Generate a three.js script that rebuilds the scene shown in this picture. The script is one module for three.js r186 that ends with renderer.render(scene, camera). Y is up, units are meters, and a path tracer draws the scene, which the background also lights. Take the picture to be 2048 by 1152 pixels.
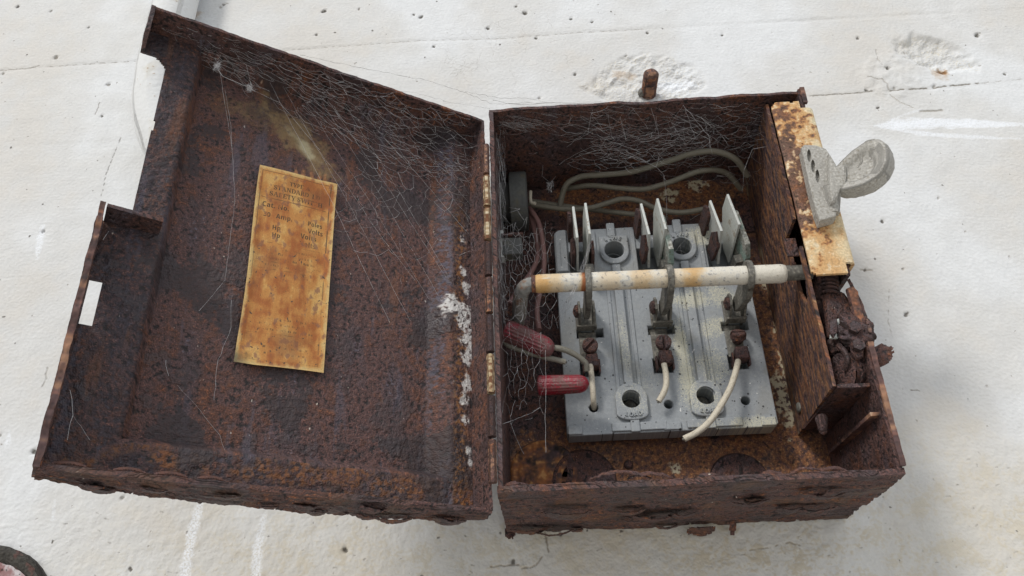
import * as THREE from 'three';
import { mergeGeometries } from 'three/addons/utils/BufferGeometryUtils.js';
import { RoundedBoxGeometry } from 'three/addons/geometries/RoundedBoxGeometry.js';
import { TextGeometry } from 'three/addons/geometries/TextGeometry.js';
import { FontLoader } from 'three/addons/loaders/FontLoader.js';

// ------------------------------------------------------------------ camera, sky, sun, exposure
const scene = new THREE.Scene();
const camera = new THREE.PerspectiveCamera(39.38, 16 / 9, 0.01, 200);
camera.position.set(0.0233, -0.1002, 0.4808);
camera.rotation.order = 'YXZ';
camera.rotation.set(0.49817, 0.03328, -0.03694);
camera.updateMatrixWorld(true);

const renderer = new THREE.WebGLRenderer({ antialias: true });
renderer.setSize(1024, 576);
renderer.toneMapping = THREE.LinearToneMapping;
renderer.toneMappingExposure = 1.42;
renderer.shadowMap.enabled = true;
renderer.shadowMap.type = THREE.PCFSoftShadowMap;

{ // overcast sky: brighter overhead than at the horizon
  const w = 128, h = 64, d = new Float32Array(w * h * 4);
  for (let j = 0; j < h; j++) {
    const el = ((j + 0.5) / h - 0.5) * Math.PI;
    const s = Math.max(0, Math.sin(el));
    const L = 0.45 * (1 + 0.8 * s);
    for (let i = 0; i < w; i++) {
      const k = (j * w + i) * 4;
      d[k] = L * 0.95; d[k + 1] = L * 0.995; d[k + 2] = L * 1.07; d[k + 3] = 1;
    }
  }
  const sky = new THREE.DataTexture(d, w, h, THREE.RGBAFormat, THREE.FloatType);
  sky.mapping = THREE.EquirectangularReflectionMapping;
  sky.magFilter = THREE.LinearFilter; sky.needsUpdate = true;
  scene.background = sky; scene.environment = sky;
}
const sun = new THREE.DirectionalLight(0xfff9f1, 1.3);
sun.position.set(-0.95, 1.4, 1.55);
sun.target.position.set(0, 0.12, 0.03);
sun.castShadow = true; sun.shadow.radius = 24; sun.shadow.mapSize.set(2048, 2048);
Object.assign(sun.shadow.camera, { left: -0.6, right: 0.6, top: 0.6, bottom: -0.6, near: 0.1, far: 6 });
scene.add(sun, sun.target);

// ------------------------------------------------------------------ helpers: noise
function rng(a) { return () => { a = (a + 0x6d2b79f5) | 0; let t = Math.imul(a ^ (a >>> 15), 1 | a); t = (t + Math.imul(t ^ (t >>> 7), 61 | t)) ^ t; return ((t ^ (t >>> 14)) >>> 0) / 4294967296; }; }
const PM = new Uint8Array(512);
{ const r = rng(11), a = [...Array(256).keys()]; for (let i = 255; i > 0; i--) { const j = Math.floor(r() * (i + 1)); [a[i], a[j]] = [a[j], a[i]]; } for (let i = 0; i < 512; i++) PM[i] = a[i & 255]; }
const GX = new Float32Array(256), GY = new Float32Array(256);
for (let i = 0; i < 256; i++) { GX[i] = Math.cos(i * 2.399963); GY[i] = Math.sin(i * 2.399963); }
function pn(x, y) {
  const xf = Math.floor(x), yf = Math.floor(y), X = xf & 255, Y = yf & 255; x -= xf; y -= yf;
  const u = x * x * x * (x * (x * 6 - 15) + 10), v = y * y * y * (y * (y * 6 - 15) + 10);
  const a = PM[PM[X] + Y], b = PM[PM[X + 1] + Y], c = PM[PM[X] + Y + 1], e = PM[PM[X + 1] + Y + 1];
  const n0 = GX[a] * x + GY[a] * y, n1 = GX[b] * (x - 1) + GY[b] * y, n2 = GX[c] * x + GY[c] * (y - 1), n3 = GX[e] * (x - 1) + GY[e] * (y - 1);
  return 1.45 * (n0 + u * (n1 - n0) + v * (n2 + u * (n3 - n2) - n0 - u * (n1 - n0)));
}
function fbm(x, y, o = 4) { let s = 0, a = 0.5; for (let i = 0; i < o; i++) { s += a * pn(x, y); a *= 0.52; x = x * 2.03 + 17.3; y = y * 2.03 - 9.7; } return s; }
const ss = (a, b, x) => { x = Math.min(1, Math.max(0, (x - a) / (b - a))); return x * x * (3 - 2 * x); };
const lerp = (a, b, t) => a + (b - a) * t;
const mix3 = (o, c, t) => { o[0] += (c[0] - o[0]) * t; o[1] += (c[1] - o[1]) * t; o[2] += (c[2] - o[2]) * t; };
const V = (x, y, z) => new THREE.Vector3(x, y, z);

// ------------------------------------------------------------------ helpers: photo pixel to a point on a known plane
const FOC = 1609.3;
function ray(px, py) { return V((px - 1024) / FOC, -(py - 576) / FOC, -1).transformDirection(camera.matrixWorld); }
function hit(px, py, n, p0) { const d = ray(px, py), o = camera.position; const t = (n.dot(p0) - n.dot(o)) / n.dot(d); return o.clone().addScaledVector(d, t); }
const Z = (px, py, z) => hit(px, py, V(0, 0, 1), V(0, 0, z));
const XP = (px, py, x) => hit(px, py, V(1, 0, 0), V(x, 0, 0));
const YP = (px, py, y) => hit(px, py, V(0, 1, 0), V(0, y, 0));
// box and door dimensions (metres)
const W = 0.194, H = 0.24, D = 0.0914, AL = 0.5684, DW = 0.192, DY0 = -0.009, DY1 = 0.232;
const HINGE = V(-0.004, 0, D), DN = V(Math.sin(AL), 0, Math.cos(AL)), DU = V(-Math.cos(AL), 0, Math.sin(AL));
function DL(px, py, n) { const p = hit(px, py, DN, HINGE.clone().addScaledVector(DN, n)).sub(HINGE); return [p.dot(DU), p.y]; } // (u from hinge, y)

// ------------------------------------------------------------------ helpers: textures
function makeTex(w, h, fn, o = {}) { // fn(s, t, out) with s, t in 0..1, out = [r, g, b (sRGB 0-255), height 0..1, roughness]
  const c = new Uint8Array(w * h * 4), b = new Uint8Array(w * h * 4), out = [0, 0, 0, 0.5, 0.8];
  for (let j = 0; j < h; j++) for (let i = 0; i < w; i++) {
    out[3] = 0.5; out[4] = 0.85; fn((i + 0.5) / w, (j + 0.5) / h, out);
    const k = (j * w + i) * 4;
    for (let q = 0; q < 3; q++) c[k + q] = Math.max(0, Math.min(255, out[q]));
    b[k] = Math.max(0, Math.min(255, out[3] * 255)); b[k + 1] = Math.max(20, Math.min(255, out[4] * 255)); b[k + 2] = 0; c[k + 3] = b[k + 3] = 255;
  }
  return finishTex(c, b, w, h, o);
}
function finishTex(c, b, w, h, o) {
  const mk = (d, srgb) => { const t = new THREE.DataTexture(d, w, h, THREE.RGBAFormat); t.magFilter = THREE.LinearFilter; t.minFilter = THREE.LinearMipmapLinearFilter; t.generateMipmaps = true; t.wrapS = t.wrapT = THREE.MirroredRepeatWrapping; if (srgb) t.colorSpace = THREE.SRGBColorSpace; t.needsUpdate = true; return t; };
  const bump = mk(b, false);
  return new THREE.MeshStandardMaterial({ map: mk(c, true), bumpMap: bump, bumpScale: o.bump ?? 0.001, roughnessMap: bump, roughness: 1, metalness: o.metal ?? 0, side: THREE.DoubleSide });
}
// one sample of corroded steel: x, y in metres
function rust(x, y, o, p = {}) {
  const n1 = fbm(x * 26 + 3 + (p.s || 0), y * 26 + 8, 4), n2 = fbm(x * 170 + 30, y * 170 + (p.s || 0), 4), n3 = fbm(x * 480, y * 480 + 60, 3), n4 = fbm(x * 1500 + 5, y * 1500, 2);
  const n5 = fbm(x * 60 + 90, y * (p.streak ?? 44) + 20 + (p.s || 0), 4);
  const c = [90, 66, 63];
  mix3(c, [96, 64, 53], ss(-0.1, 0.3, n2 + 0.5 * n1));
  mix3(c, [80, 66, 70], ss(0, 0.35, n5 + 0.3 * n2) * (p.purple ?? 0.8));
  mix3(c, [136, 86, 56], ss(0.24, 0.46, n2 * 0.6 + n3 * 0.6 + n1 * 0.45 + (p.orange ?? 0)) * (p.ow ?? 0.75)); mix3(c, [124, 82, 64], ss(0.2, 0.36, n4 * 0.8 + n3 * 0.3) * 0.5);
  mix3(c, [86, 88, 100], ss(0.16, 0.4, n5 * 0.7 + n3 * 0.5 + (p.blue ?? -0.1)) * 0.75);
  mix3(c, [38, 30, 30], ss(0.14, 0.36, -n2 * 0.7 - n3 * 0.8 + (p.dark ?? 0)) * 0.9);
  // blue black mill scale clinging in islands with crisp edges, red rust where it has come away
  const sc = ss(0.03, 0.09, fbm(x * 34 + 50 + (p.s || 0), y * 34 + 3, 5) + 0.22 * n2 + 0.1 * n3 + (p.scale ?? -0.06));
  mix3(c, [64, 52, 54], sc * 0.6);
  const g = (p.k ?? 0.94) * (1 + 0.6 * n4 + 0.4 * n3);
  o[0] = c[0] * g; o[1] = c[1] * g; o[2] = c[2] * g;
  mix3(o, [206, 198, 184], ss(0.47, 0.53, fbm(x * 390 + 11 + (p.s || 0), y * 300, 2)) * 0.85); // flecks of old paint
  o[3] = 0.42 + 0.4 * n2 + 0.36 * n3 + 0.2 * n4 + 0.16 * sc; o[4] = 0.78 + 0.2 * n3 - 0.16 * sc;
}
const blotch = (x, y, cx, cy, rx, ry, k, f, seed = 0) => ss(1.15, 0.75, Math.hypot((x - cx) / rx, (y - cy) / ry) + k * fbm(x * f + seed, y * f - seed, 4));

// ------------------------------------------------------------------ helpers: geometry
// A sheet of real thickness over a grid: pos(u, v) is its mid surface, mask() leaves cells out, lift() roughens both faces.
function plate(o) {
  const { u: [u0, u1], v: [v0, v1], cell, pos, thick } = o;
  const nu = Math.max(2, Math.round(Math.abs(u1 - u0) / cell)), nv = Math.max(2, Math.round(Math.abs(v1 - v0) / cell)), N = nu + 1;
  const mid = [], nor = [];
  for (let j = 0; j <= nv; j++) for (let i = 0; i <= nu; i++) mid.push(pos(lerp(u0, u1, i / nu), lerp(v0, v1, j / nv)));
  const a = V(), b = V();
  for (let j = 0; j <= nv; j++) for (let i = 0; i <= nu; i++) {
    a.subVectors(mid[j * N + Math.min(nu, i + 1)], mid[j * N + Math.max(0, i - 1)]); b.subVectors(mid[Math.min(nv, j + 1) * N + i], mid[Math.max(0, j - 1) * N + i]);
    nor.push(a.clone().cross(b).normalize());
  }
  const P = [], U = [], I = [];
  const uvf = o.uv || ((u, v) => [u / 0.2 + (o.ou || 0), v / 0.2 + (o.ov || 0)]);
  for (const s of [1, -1]) for (let j = 0; j <= nv; j++) for (let i = 0; i <= nu; i++) {
    const u = lerp(u0, u1, i / nu), v = lerp(v0, v1, j / nv), k = j * N + i;
    const q = mid[k].clone().addScaledVector(nor[k], s * (thick / 2 + (o.lift ? o.lift(u, v, s) : 0)));
    P.push(q.x, q.y, q.z); U.push(...uvf(u, v));
  }
  const off = N * (nv + 1), keep = (i, j) => i >= 0 && j >= 0 && i < nu && j < nv && (!o.mask || o.mask(lerp(u0, u1, (i + 0.5) / nu), lerp(v0, v1, (j + 0.5) / nv)));
  const K = []; for (let j = 0; j < nv; j++) for (let i = 0; i < nu; i++) K.push(keep(i, j));
  const kk = (i, j) => i >= 0 && j >= 0 && i < nu && j < nv && K[j * nu + i];
  const side = (p, q) => { // wall between top edge p-q and the bottom edge under it, with its own vertices
    const n = P.length / 3;
    for (const t of [p, q, q + off, p + off]) { P.push(P[t * 3], P[t * 3 + 1], P[t * 3 + 2]); U.push(U[t * 2] + (t >= off ? thick * 3 : 0), U[t * 2 + 1] + (t >= off ? thick * 4 : 0)); }
    I.push(n, n + 2, n + 1, n, n + 3, n + 2);
  };
  for (let j = 0; j < nv; j++) for (let i = 0; i < nu; i++) if (kk(i, j)) {
    const p = j * N + i;
    I.push(p, p + 1, p + N + 1, p, p + N + 1, p + N, p + off, p + N + 1 + off, p + 1 + off, p + off, p + N + off, p + N + 1 + off);
    if (!kk(i, j - 1)) side(p, p + 1);
    if (!kk(i + 1, j)) side(p + 1, p + N + 1);
    if (!kk(i, j + 1)) side(p + N + 1, p + N);
    if (!kk(i - 1, j)) side(p + N, p);
  }
  const g = new THREE.BufferGeometry();
  g.setAttribute('position', new THREE.Float32BufferAttribute(P, 3)); g.setAttribute('uv', new THREE.Float32BufferAttribute(U, 2)); g.setIndex(I);
  g.computeVertexNormals();
  return g;
}
function boxUV(g, k = 5, ou = 0, ov = 0) { // metre-true uv on any geometry, by the way each face points
  g = g.index ? g.toNonIndexed() : g; if (!g.attributes.normal) g.computeVertexNormals();
  const p = g.attributes.position, n = g.attributes.normal, u = new Float32Array(p.count * 2);
  for (let i = 0; i < p.count; i++) {
    const ax = Math.abs(n.getX(i)), ay = Math.abs(n.getY(i)), az = Math.abs(n.getZ(i)), x = p.getX(i), y = p.getY(i), z = p.getZ(i);
    const [a, b] = az >= ax && az >= ay ? [x, y] : ax >= ay ? [z, y] : [x, z];
    u[i * 2] = a * k + ou; u[i * 2 + 1] = b * k + ov;
  }
  g.setAttribute('uv', new THREE.BufferAttribute(u, 2));
  return g;
}
function planarUV(g, x0, y0, w, h) { g = g.index ? g.toNonIndexed() : g; const p = g.attributes.position, u = new Float32Array(p.count * 2); for (let i = 0; i < p.count; i++) { u[i * 2] = (p.getX(i) - x0) / w; u[i * 2 + 1] = (p.getY(i) - y0) / h; } g.setAttribute('uv', new THREE.BufferAttribute(u, 2)); return g; }
function rough(g, amp, f, seed = 0) { // push vertices about along their normals
  const p = g.attributes.position, n = g.attributes.normal;
  for (let i = 0; i < p.count; i++) { const x = p.getX(i), y = p.getY(i), z = p.getZ(i), d = amp * (fbm(x * f + z * f * 0.7 + seed, y * f - z * f * 0.6, 3) * 1.6); p.setXYZ(i, x + n.getX(i) * d, y + n.getY(i) * d, z + n.getZ(i) * d); }
  g.computeVertexNormals(); return g;
}
const rbox = (x, y, z, cx, cy, cz, r = 0.0006) => new RoundedBoxGeometry(x, y, z, 2, Math.min(r, x / 2.2, y / 2.2, z / 2.2)).translate(cx, cy, cz);
function tubeGeo(pts, r, seg = 60, rad = 10) { return new THREE.TubeGeometry(new THREE.CatmullRomCurve3(pts, false, 'centripetal'), seg, r, rad, false); }
function capTube(pts, r, seg = 60, rad = 10) { // tube with closed ends
  const curve = new THREE.CatmullRomCurve3(pts, false, 'centripetal'), g = [new THREE.TubeGeometry(curve, seg, r, rad, false)];
  for (const t of [0, 1]) { const c = new THREE.CircleGeometry(r, rad), d = curve.getTangent(t).multiplyScalar(t ? 1 : -1); c.applyQuaternion(new THREE.Quaternion().setFromUnitVectors(V(0, 0, 1), d)); const p = curve.getPoint(t); c.translate(p.x, p.y, p.z); g.push(c); }
  return mergeGeometries(g);
}
function cyl(a, b, r0, r1 = r0, rad = 24, seg = 1) { const d = b.clone().sub(a), g = new THREE.CylinderGeometry(r1, r0, d.length(), rad, seg); g.applyQuaternion(new THREE.Quaternion().setFromUnitVectors(V(0, 1, 0), d.clone().normalize())); const m = a.clone().add(b).multiplyScalar(0.5); return g.translate(m.x, m.y, m.z); }
function lathe(prof, a, b, rad = 28) { // profile [radius, height] along a-b
  const d = b.clone().sub(a).normalize(), g = new THREE.LatheGeometry(prof.map(([r, y]) => new THREE.Vector2(r, y)), rad);
  g.applyQuaternion(new THREE.Quaternion().setFromUnitVectors(V(0, 1, 0), d)); return g.translate(a.x, a.y, a.z);
}
function extr(pts, depth, o = {}) { // shape in xy from [x, y] points, extruded from z = 0 to depth
  const s = pts instanceof THREE.Shape ? pts : new THREE.Shape(pts.map(([x, y]) => new THREE.Vector2(x, y)));
  for (const h of o.holes || []) s.holes.push(h);
  const b = o.bevel ?? 0.0005;
  return new THREE.ExtrudeGeometry(s, { depth: depth - 2 * b, bevelEnabled: b > 0, bevelSize: b, bevelOffset: -b, bevelThickness: b, bevelSegments: 2, curveSegments: o.curve ?? 20 }).translate(0, 0, b);
}
const circHole = (x, y, r) => { const p = new THREE.Path(); p.absarc(x, y, r, 0, Math.PI * 2, true); return p; };
const rectHole = (x0, y0, x1, y1) => { const p = new THREE.Path(); p.moveTo(x0, y0); p.lineTo(x0, y1); p.lineTo(x1, y1); p.lineTo(x1, y0); p.closePath(); return p; };

// ------------------------------------------------------------------ helpers: objects
const taken = {};
const numbered = (n) => { const k = (taken[n] = (taken[n] ?? -1) + 1); return k ? n + '_' + String(k).padStart(3, '0') : n; };
function obj(name, geo, mat, parent = scene) {
  const g = Array.isArray(geo) ? mergeGeometries(geo.map((q) => { q = q.index ? q.toNonIndexed() : q; for (const k of Object.keys(q.attributes)) if (!['position', 'normal', 'uv'].includes(k)) q.deleteAttribute(k); return q; })) : geo;
  const m = new THREE.Mesh(g, mat); m.name = parent === scene ? numbered(name) : name; m.castShadow = m.receiveShadow = true; parent.add(m); return m;
}
function group(name, parent = scene) { const g = new THREE.Group(); g.name = parent === scene ? numbered(name) : name; parent.add(g); return g; }
function tag(o, label, category, grp, kind) { o.userData.label = label; if (category) o.userData.category = category; if (grp) o.userData.group = grp; if (kind) o.userData.kind = kind; return o; }

// ------------------------------------------------------------------ materials
const plain = (r, g, b, rough, o = {}) => new THREE.MeshStandardMaterial({ color: new THREE.Color(`rgb(${r},${g},${b})`), roughness: rough, side: THREE.DoubleSide, ...o });
// rust brown sheet, for box sides and small steel parts; 0.2 m to a tile
const mRust = makeTex(1024, 1024, (s, t, o) => { rust(s * 0.2, t * 0.2, o, { s: 2, orange: -0.05, blue: -0.14, dark: 0.02, scale: -0.12 }); }, { bump: 0.0013 });
// a second sheet of the same rust
const mRustDark = makeTex(768, 768, (s, t, o) => { rust(s * 0.2, t * 0.2, o, { s: 40, orange: -0.05, blue: -0.14, dark: 0.02, scale: -0.12 }); }, { bump: 0.0013 });
// flaking laminated rust, layered along u
const mFlake = makeTex(1024, 1024, (s, t, o) => {
  const x = s * 0.2, y = t * 0.2; rust(x, y, o, { s: 70, orange: 0.02, blue: -0.25, dark: -0.02, purple: 0.4 });
  const lay = fbm(x * 40 + 2 * fbm(x * 30, y * 30, 2), y * 190, 4), st = ss(0.02, 0.06, lay) * 0.4 + ss(-0.2, -0.16, lay) * 0.35 + ss(0.22, 0.25, lay) * 0.3;
  o[3] = 0.25 + 0.5 * st + 0.25 * (o[3] - 0.5); const e = ss(0.03, 0, Math.abs(lay - 0.04)) * 0.7; o[0] *= 1 - 0.6 * e; o[1] *= 1 - 0.6 * e; o[2] *= 1 - 0.6 * e;
  const m = ss(0.05, 0.35, fbm(x * 50 + 7, y * 50, 3)); o[0] = lerp(o[0], 112, m * 0.35); o[1] = lerp(o[1], 82, m * 0.35); o[2] = lerp(o[2], 56, m * 0.35);
}, { bump: 0.003 });
// bright orange and tan worn edge
const mEdge = makeTex(256, 256, (s, t, o) => { rust(s * 0.06, t * 0.06, o, { s: 12, orange: 0.12, blue: -0.4, dark: -0.05, scale: -0.4 }); const n = fbm(s * 9, t * 9, 3); mix3(o, [178, 134, 100], ss(-0.1, 0.35, n + 0.5 * fbm(s * 50, t * 50, 3)) * 0.7); mix3(o, [72, 52, 46], ss(0.1, 0.4, -n + 0.4 * fbm(s * 30, t * 30 + 5, 3)) * 0.5); }, { bump: 0.0012 });
const mGrey = makeTex(256, 256, (s, t, o) => { const n = fbm(s * 14, t * 14, 4), n2 = fbm(s * 90, t * 90, 3), v = 200 + 22 * n + 30 * n2; o[0] = v * 0.98; o[1] = v; o[2] = v * 0.98; mix3(o, [128, 108, 88], ss(0.2, 0.42, n + 0.4 * n2) * 0.6); mix3(o, [206, 206, 200], ss(0.15, 0.35, -n2) * 0.5); o[3] = 0.5 + 0.4 * n2; o[4] = 0.6 + 0.2 * n; }, { bump: 0.0003 });
const mBrass = makeTex(256, 256, (s, t, o) => { const n = fbm(s * 10, t * 10, 4), n2 = fbm(s * 80, t * 80, 3), v = 108 + 26 * n + 50 * n2; o[0] = v * 1.0; o[1] = v * 0.98; o[2] = v * 0.92; mix3(o, [58, 52, 44], ss(0.12, 0.35, -n + 0.4 * n2) * 0.7); mix3(o, [176, 170, 152], ss(0.18, 0.4, n2) * 0.6); o[3] = 0.5 + 0.45 * n2; o[4] = 0.6; }, { bump: 0.0004, metal: 0.1 });
const mVerdigris = makeTex(256, 256, (s, t, o) => { const n = fbm(s * 8, t * 8, 4), n2 = fbm(s * 70, t * 70, 3), v = 150 + 34 * n2; o[0] = v; o[1] = v; o[2] = v * 0.95; mix3(o, [124, 152, 144], ss(-0.1, 0.25, n) * 0.75); mix3(o, [214, 216, 208], ss(0.12, 0.35, n2 - n * 0.5) * 0.7); mix3(o, [86, 78, 62], ss(0.15, 0.4, -n2) * 0.6); o[3] = 0.5 + 0.5 * n2; }, { bump: 0.0004 });
const wireMat = (r, g, b, dirt, spots) => makeTex(256, 256, (s, t, o) => { const n = fbm(s * 6, t * 20, 4), n2 = fbm(s * 60, t * 60, 3), v = 1 + 0.12 * n + 0.14 * n2; o[0] = r * v; o[1] = g * v; o[2] = b * v; mix3(o, [96, 86, 68], ss(0.05, 0.4, n) * dirt); mix3(o, [52, 46, 38], ss(0.3, 0.42, n2) * spots); o[3] = 0.5 + 0.3 * n2; o[4] = 0.62; }, { bump: 0.0002 });
const mWireWhite = wireMat(206, 198, 180, 0.35, 0.9), mWireGrey = wireMat(132, 130, 120, 0.6, 0.6), mWirePink = wireMat(128, 94, 90, 0.5, 0.5), mWireDark = wireMat(112, 108, 96, 0.8, 0.7);
const mNut = makeTex(256, 256, (s, t, o) => { const n = fbm(s * 7, t * 7, 4), n2 = fbm(s * 60, t * 60, 3); o[0] = 132; o[1] = 30; o[2] = 44; mix3(o, [108, 88, 84], ss(-0.35, 0.12, n + 0.7 * n2) * 0.9); mix3(o, [198, 150, 150], ss(0.28, 0.45, n2) * 0.5); o[3] = 0.5 + 0.3 * n2; o[4] = 0.42 + 0.3 * ss(-0.1, 0.3, n); }, { bump: 0.0002 });
const mFibre = makeTex(256, 256, (s, t, o) => { const n = fbm(s * 6, t * 6, 4), n2 = fbm(s * 60, t * 60, 3), v = 92 + 16 * n + 14 * n2; o[0] = v * 0.96; o[1] = v * 0.98; o[2] = v * 0.97; mix3(o, [112, 100, 70], ss(0, 0.35, n) * 0.5); o[3] = 0.5 + 0.3 * n2; }, { bump: 0.0003 });
const mSilk = new THREE.MeshStandardMaterial({ color: new THREE.Color().setRGB(0.52, 0.52, 0.53), roughness: 0.8, side: THREE.DoubleSide });

// ------------------------------------------------------------------ the wall: painted concrete, chipped, pitted, with board marks
const WX0 = -0.47, WX1 = 0.47, WY0 = -0.07, WY1 = 0.5;
const WP = (px, py) => { const p = Z(px, py, 0); return [p.x, p.y]; };
const boardLines = [[[-80, 146], [0, 141], [150, 130], [310, 121], [560, 102], [840, 82], [1000, 78], [1140, 67], [1300, 58], [1500, 47], [2048, 18]], [[1150, 222], [1640, 191], [1790, 181], [1850, 178], [1960, 169], [2080, 158]]].map((l) => l.map(([x, y]) => WP(x, y)));
const lineY = (l, x) => { for (let i = 1; i < l.length; i++) if (x <= l[i][0] || i === l.length - 1) { const a = l[i - 1], b = l[i]; return a[1] + (b[1] - a[1]) * (x - a[0]) / (b[0] - a[0]); } };
const boltChip = WP(1288, 158), crater = WP(1868, 108), chipPatch = WP(1775, 150);
const lineOn = (x, k) => k ? (x > 0.2 ? 1 : 0.3) : 1;
function wallHeight(x, y) {
  let h = 0.0004 * fbm(x * 7, y * 7, 3) + 0.0004 * fbm(x * 60, y * 60, 4);
  const low = ss(0.09, -0.01, y); // coarser render low down
  h += low * 0.0007 * fbm(x * 170 + 4, y * 170, 3);
  for (let k = 0; k < 2; k++) { // step at each board joint
    const d = y - lineY(boardLines[k], x) + 0.0006 * pn(x * 90, k * 9), s = lineOn(x, k) * (0.55 + 0.6 * pn(x * 14, 3 + k));
    h -= s * 0.0006 * ss(0.0028, 0, Math.abs(d)); h += 0.0004 * s * ss(-0.002, 0.002, d);
  }
  { // torn plaster round the bolt
    const dx = (x - boltChip[0]) / 0.047, dy = (y - boltChip[1]) / 0.023, r = Math.hypot(dx, dy + 0.25 * dx * dx) + 0.35 * fbm(x * 45, y * 45 + 5, 3);
    const m = ss(1.08, 0.92, r); h += m * (-0.0022 + 0.0042 * fbm(x * 75 + 30 + 1.2 * fbm(x * 60, y * 60, 3), y * 95 + 1.2 * fbm(x * 60 + 9, y * 60, 3), 5) + 0.0012);
  }
  { // blown crater at the upper right
    const a = (x - crater[0]) * 0.86 + (y - crater[1]) * -0.5, b = (x - crater[0]) * 0.5 + (y - crater[1]) * 0.86;
    const r = Math.hypot(a / 0.032, b / 0.0165) + 0.42 * fbm(x * 60, y * 60 + 15, 3);
    const m = ss(1.1, 0.75, r); h -= m * (0.0036 + 0.004 * fbm(x * 110 + 6, y * 110, 4) + 0.0022 * ss(0.9, 0, r));
    const q = WP(1886, 142); h -= 0.005 * ss(0.005, 0.001, Math.hypot(x - q[0], (y - q[1]) * 1.4));
  }
  { // patch of filler with a raised edge
    const r = Math.hypot((x - chipPatch[0]) / 0.026, (y - chipPatch[1]) / 0.02) + 0.6 * fbm(x * 50 + 9, y * 50, 3);
    h += ss(1.05, 0.8, r) * (0.0006 + 0.0017 * fbm(x * 120, y * 120 + 3, 3));
  }
  return h;
}
// pits and chips
const pits = [];
{
  const r = rng(5);
  for (let i = 0; i < 640; i++) { const x = lerp(WX0, WX1, r()), y = lerp(WY0, WY1, r()); const low = y < 0.03 || x < -0.26 ? 1.25 : 1; pits.push([x, y, (0.0004 + 0.0013 * Math.pow(r(), 3.2)) * low, 0.6 + r() * 1.4, r() * 3, r()]); }
  for (const [px, py, s] of [[650, 22, 2.4], [670, 66, 1.6], [745, 62, 1.6], [828, 30, 1.8], [976, 57, 2.4], [1032, 13, 1.8], [1050, 26, 3], [868, 93, 2], [1000, 90, 1.6], [1072, 76, 2], [1184, 44, 2], [1222, 24, 1.4], [1295, 66, 2], [1955, 70, 3.2], [1775, 137, 2.4], [2010, 148, 1.8], [1762, 690, 1.4], [690, 1100, 2.6], [1765, 443, 2], [1730, 540, 1.8], [1750, 518, 1.4], [86, 463, 2.2], [22, 295, 1.6], [645, 24, 2], [1142, 38, 2]]) { const [x, y] = WP(px, py); pits.push([x, y, 0.00085 * s * 0.8, 1.1, r() * 3, 0.95]); }
}
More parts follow.
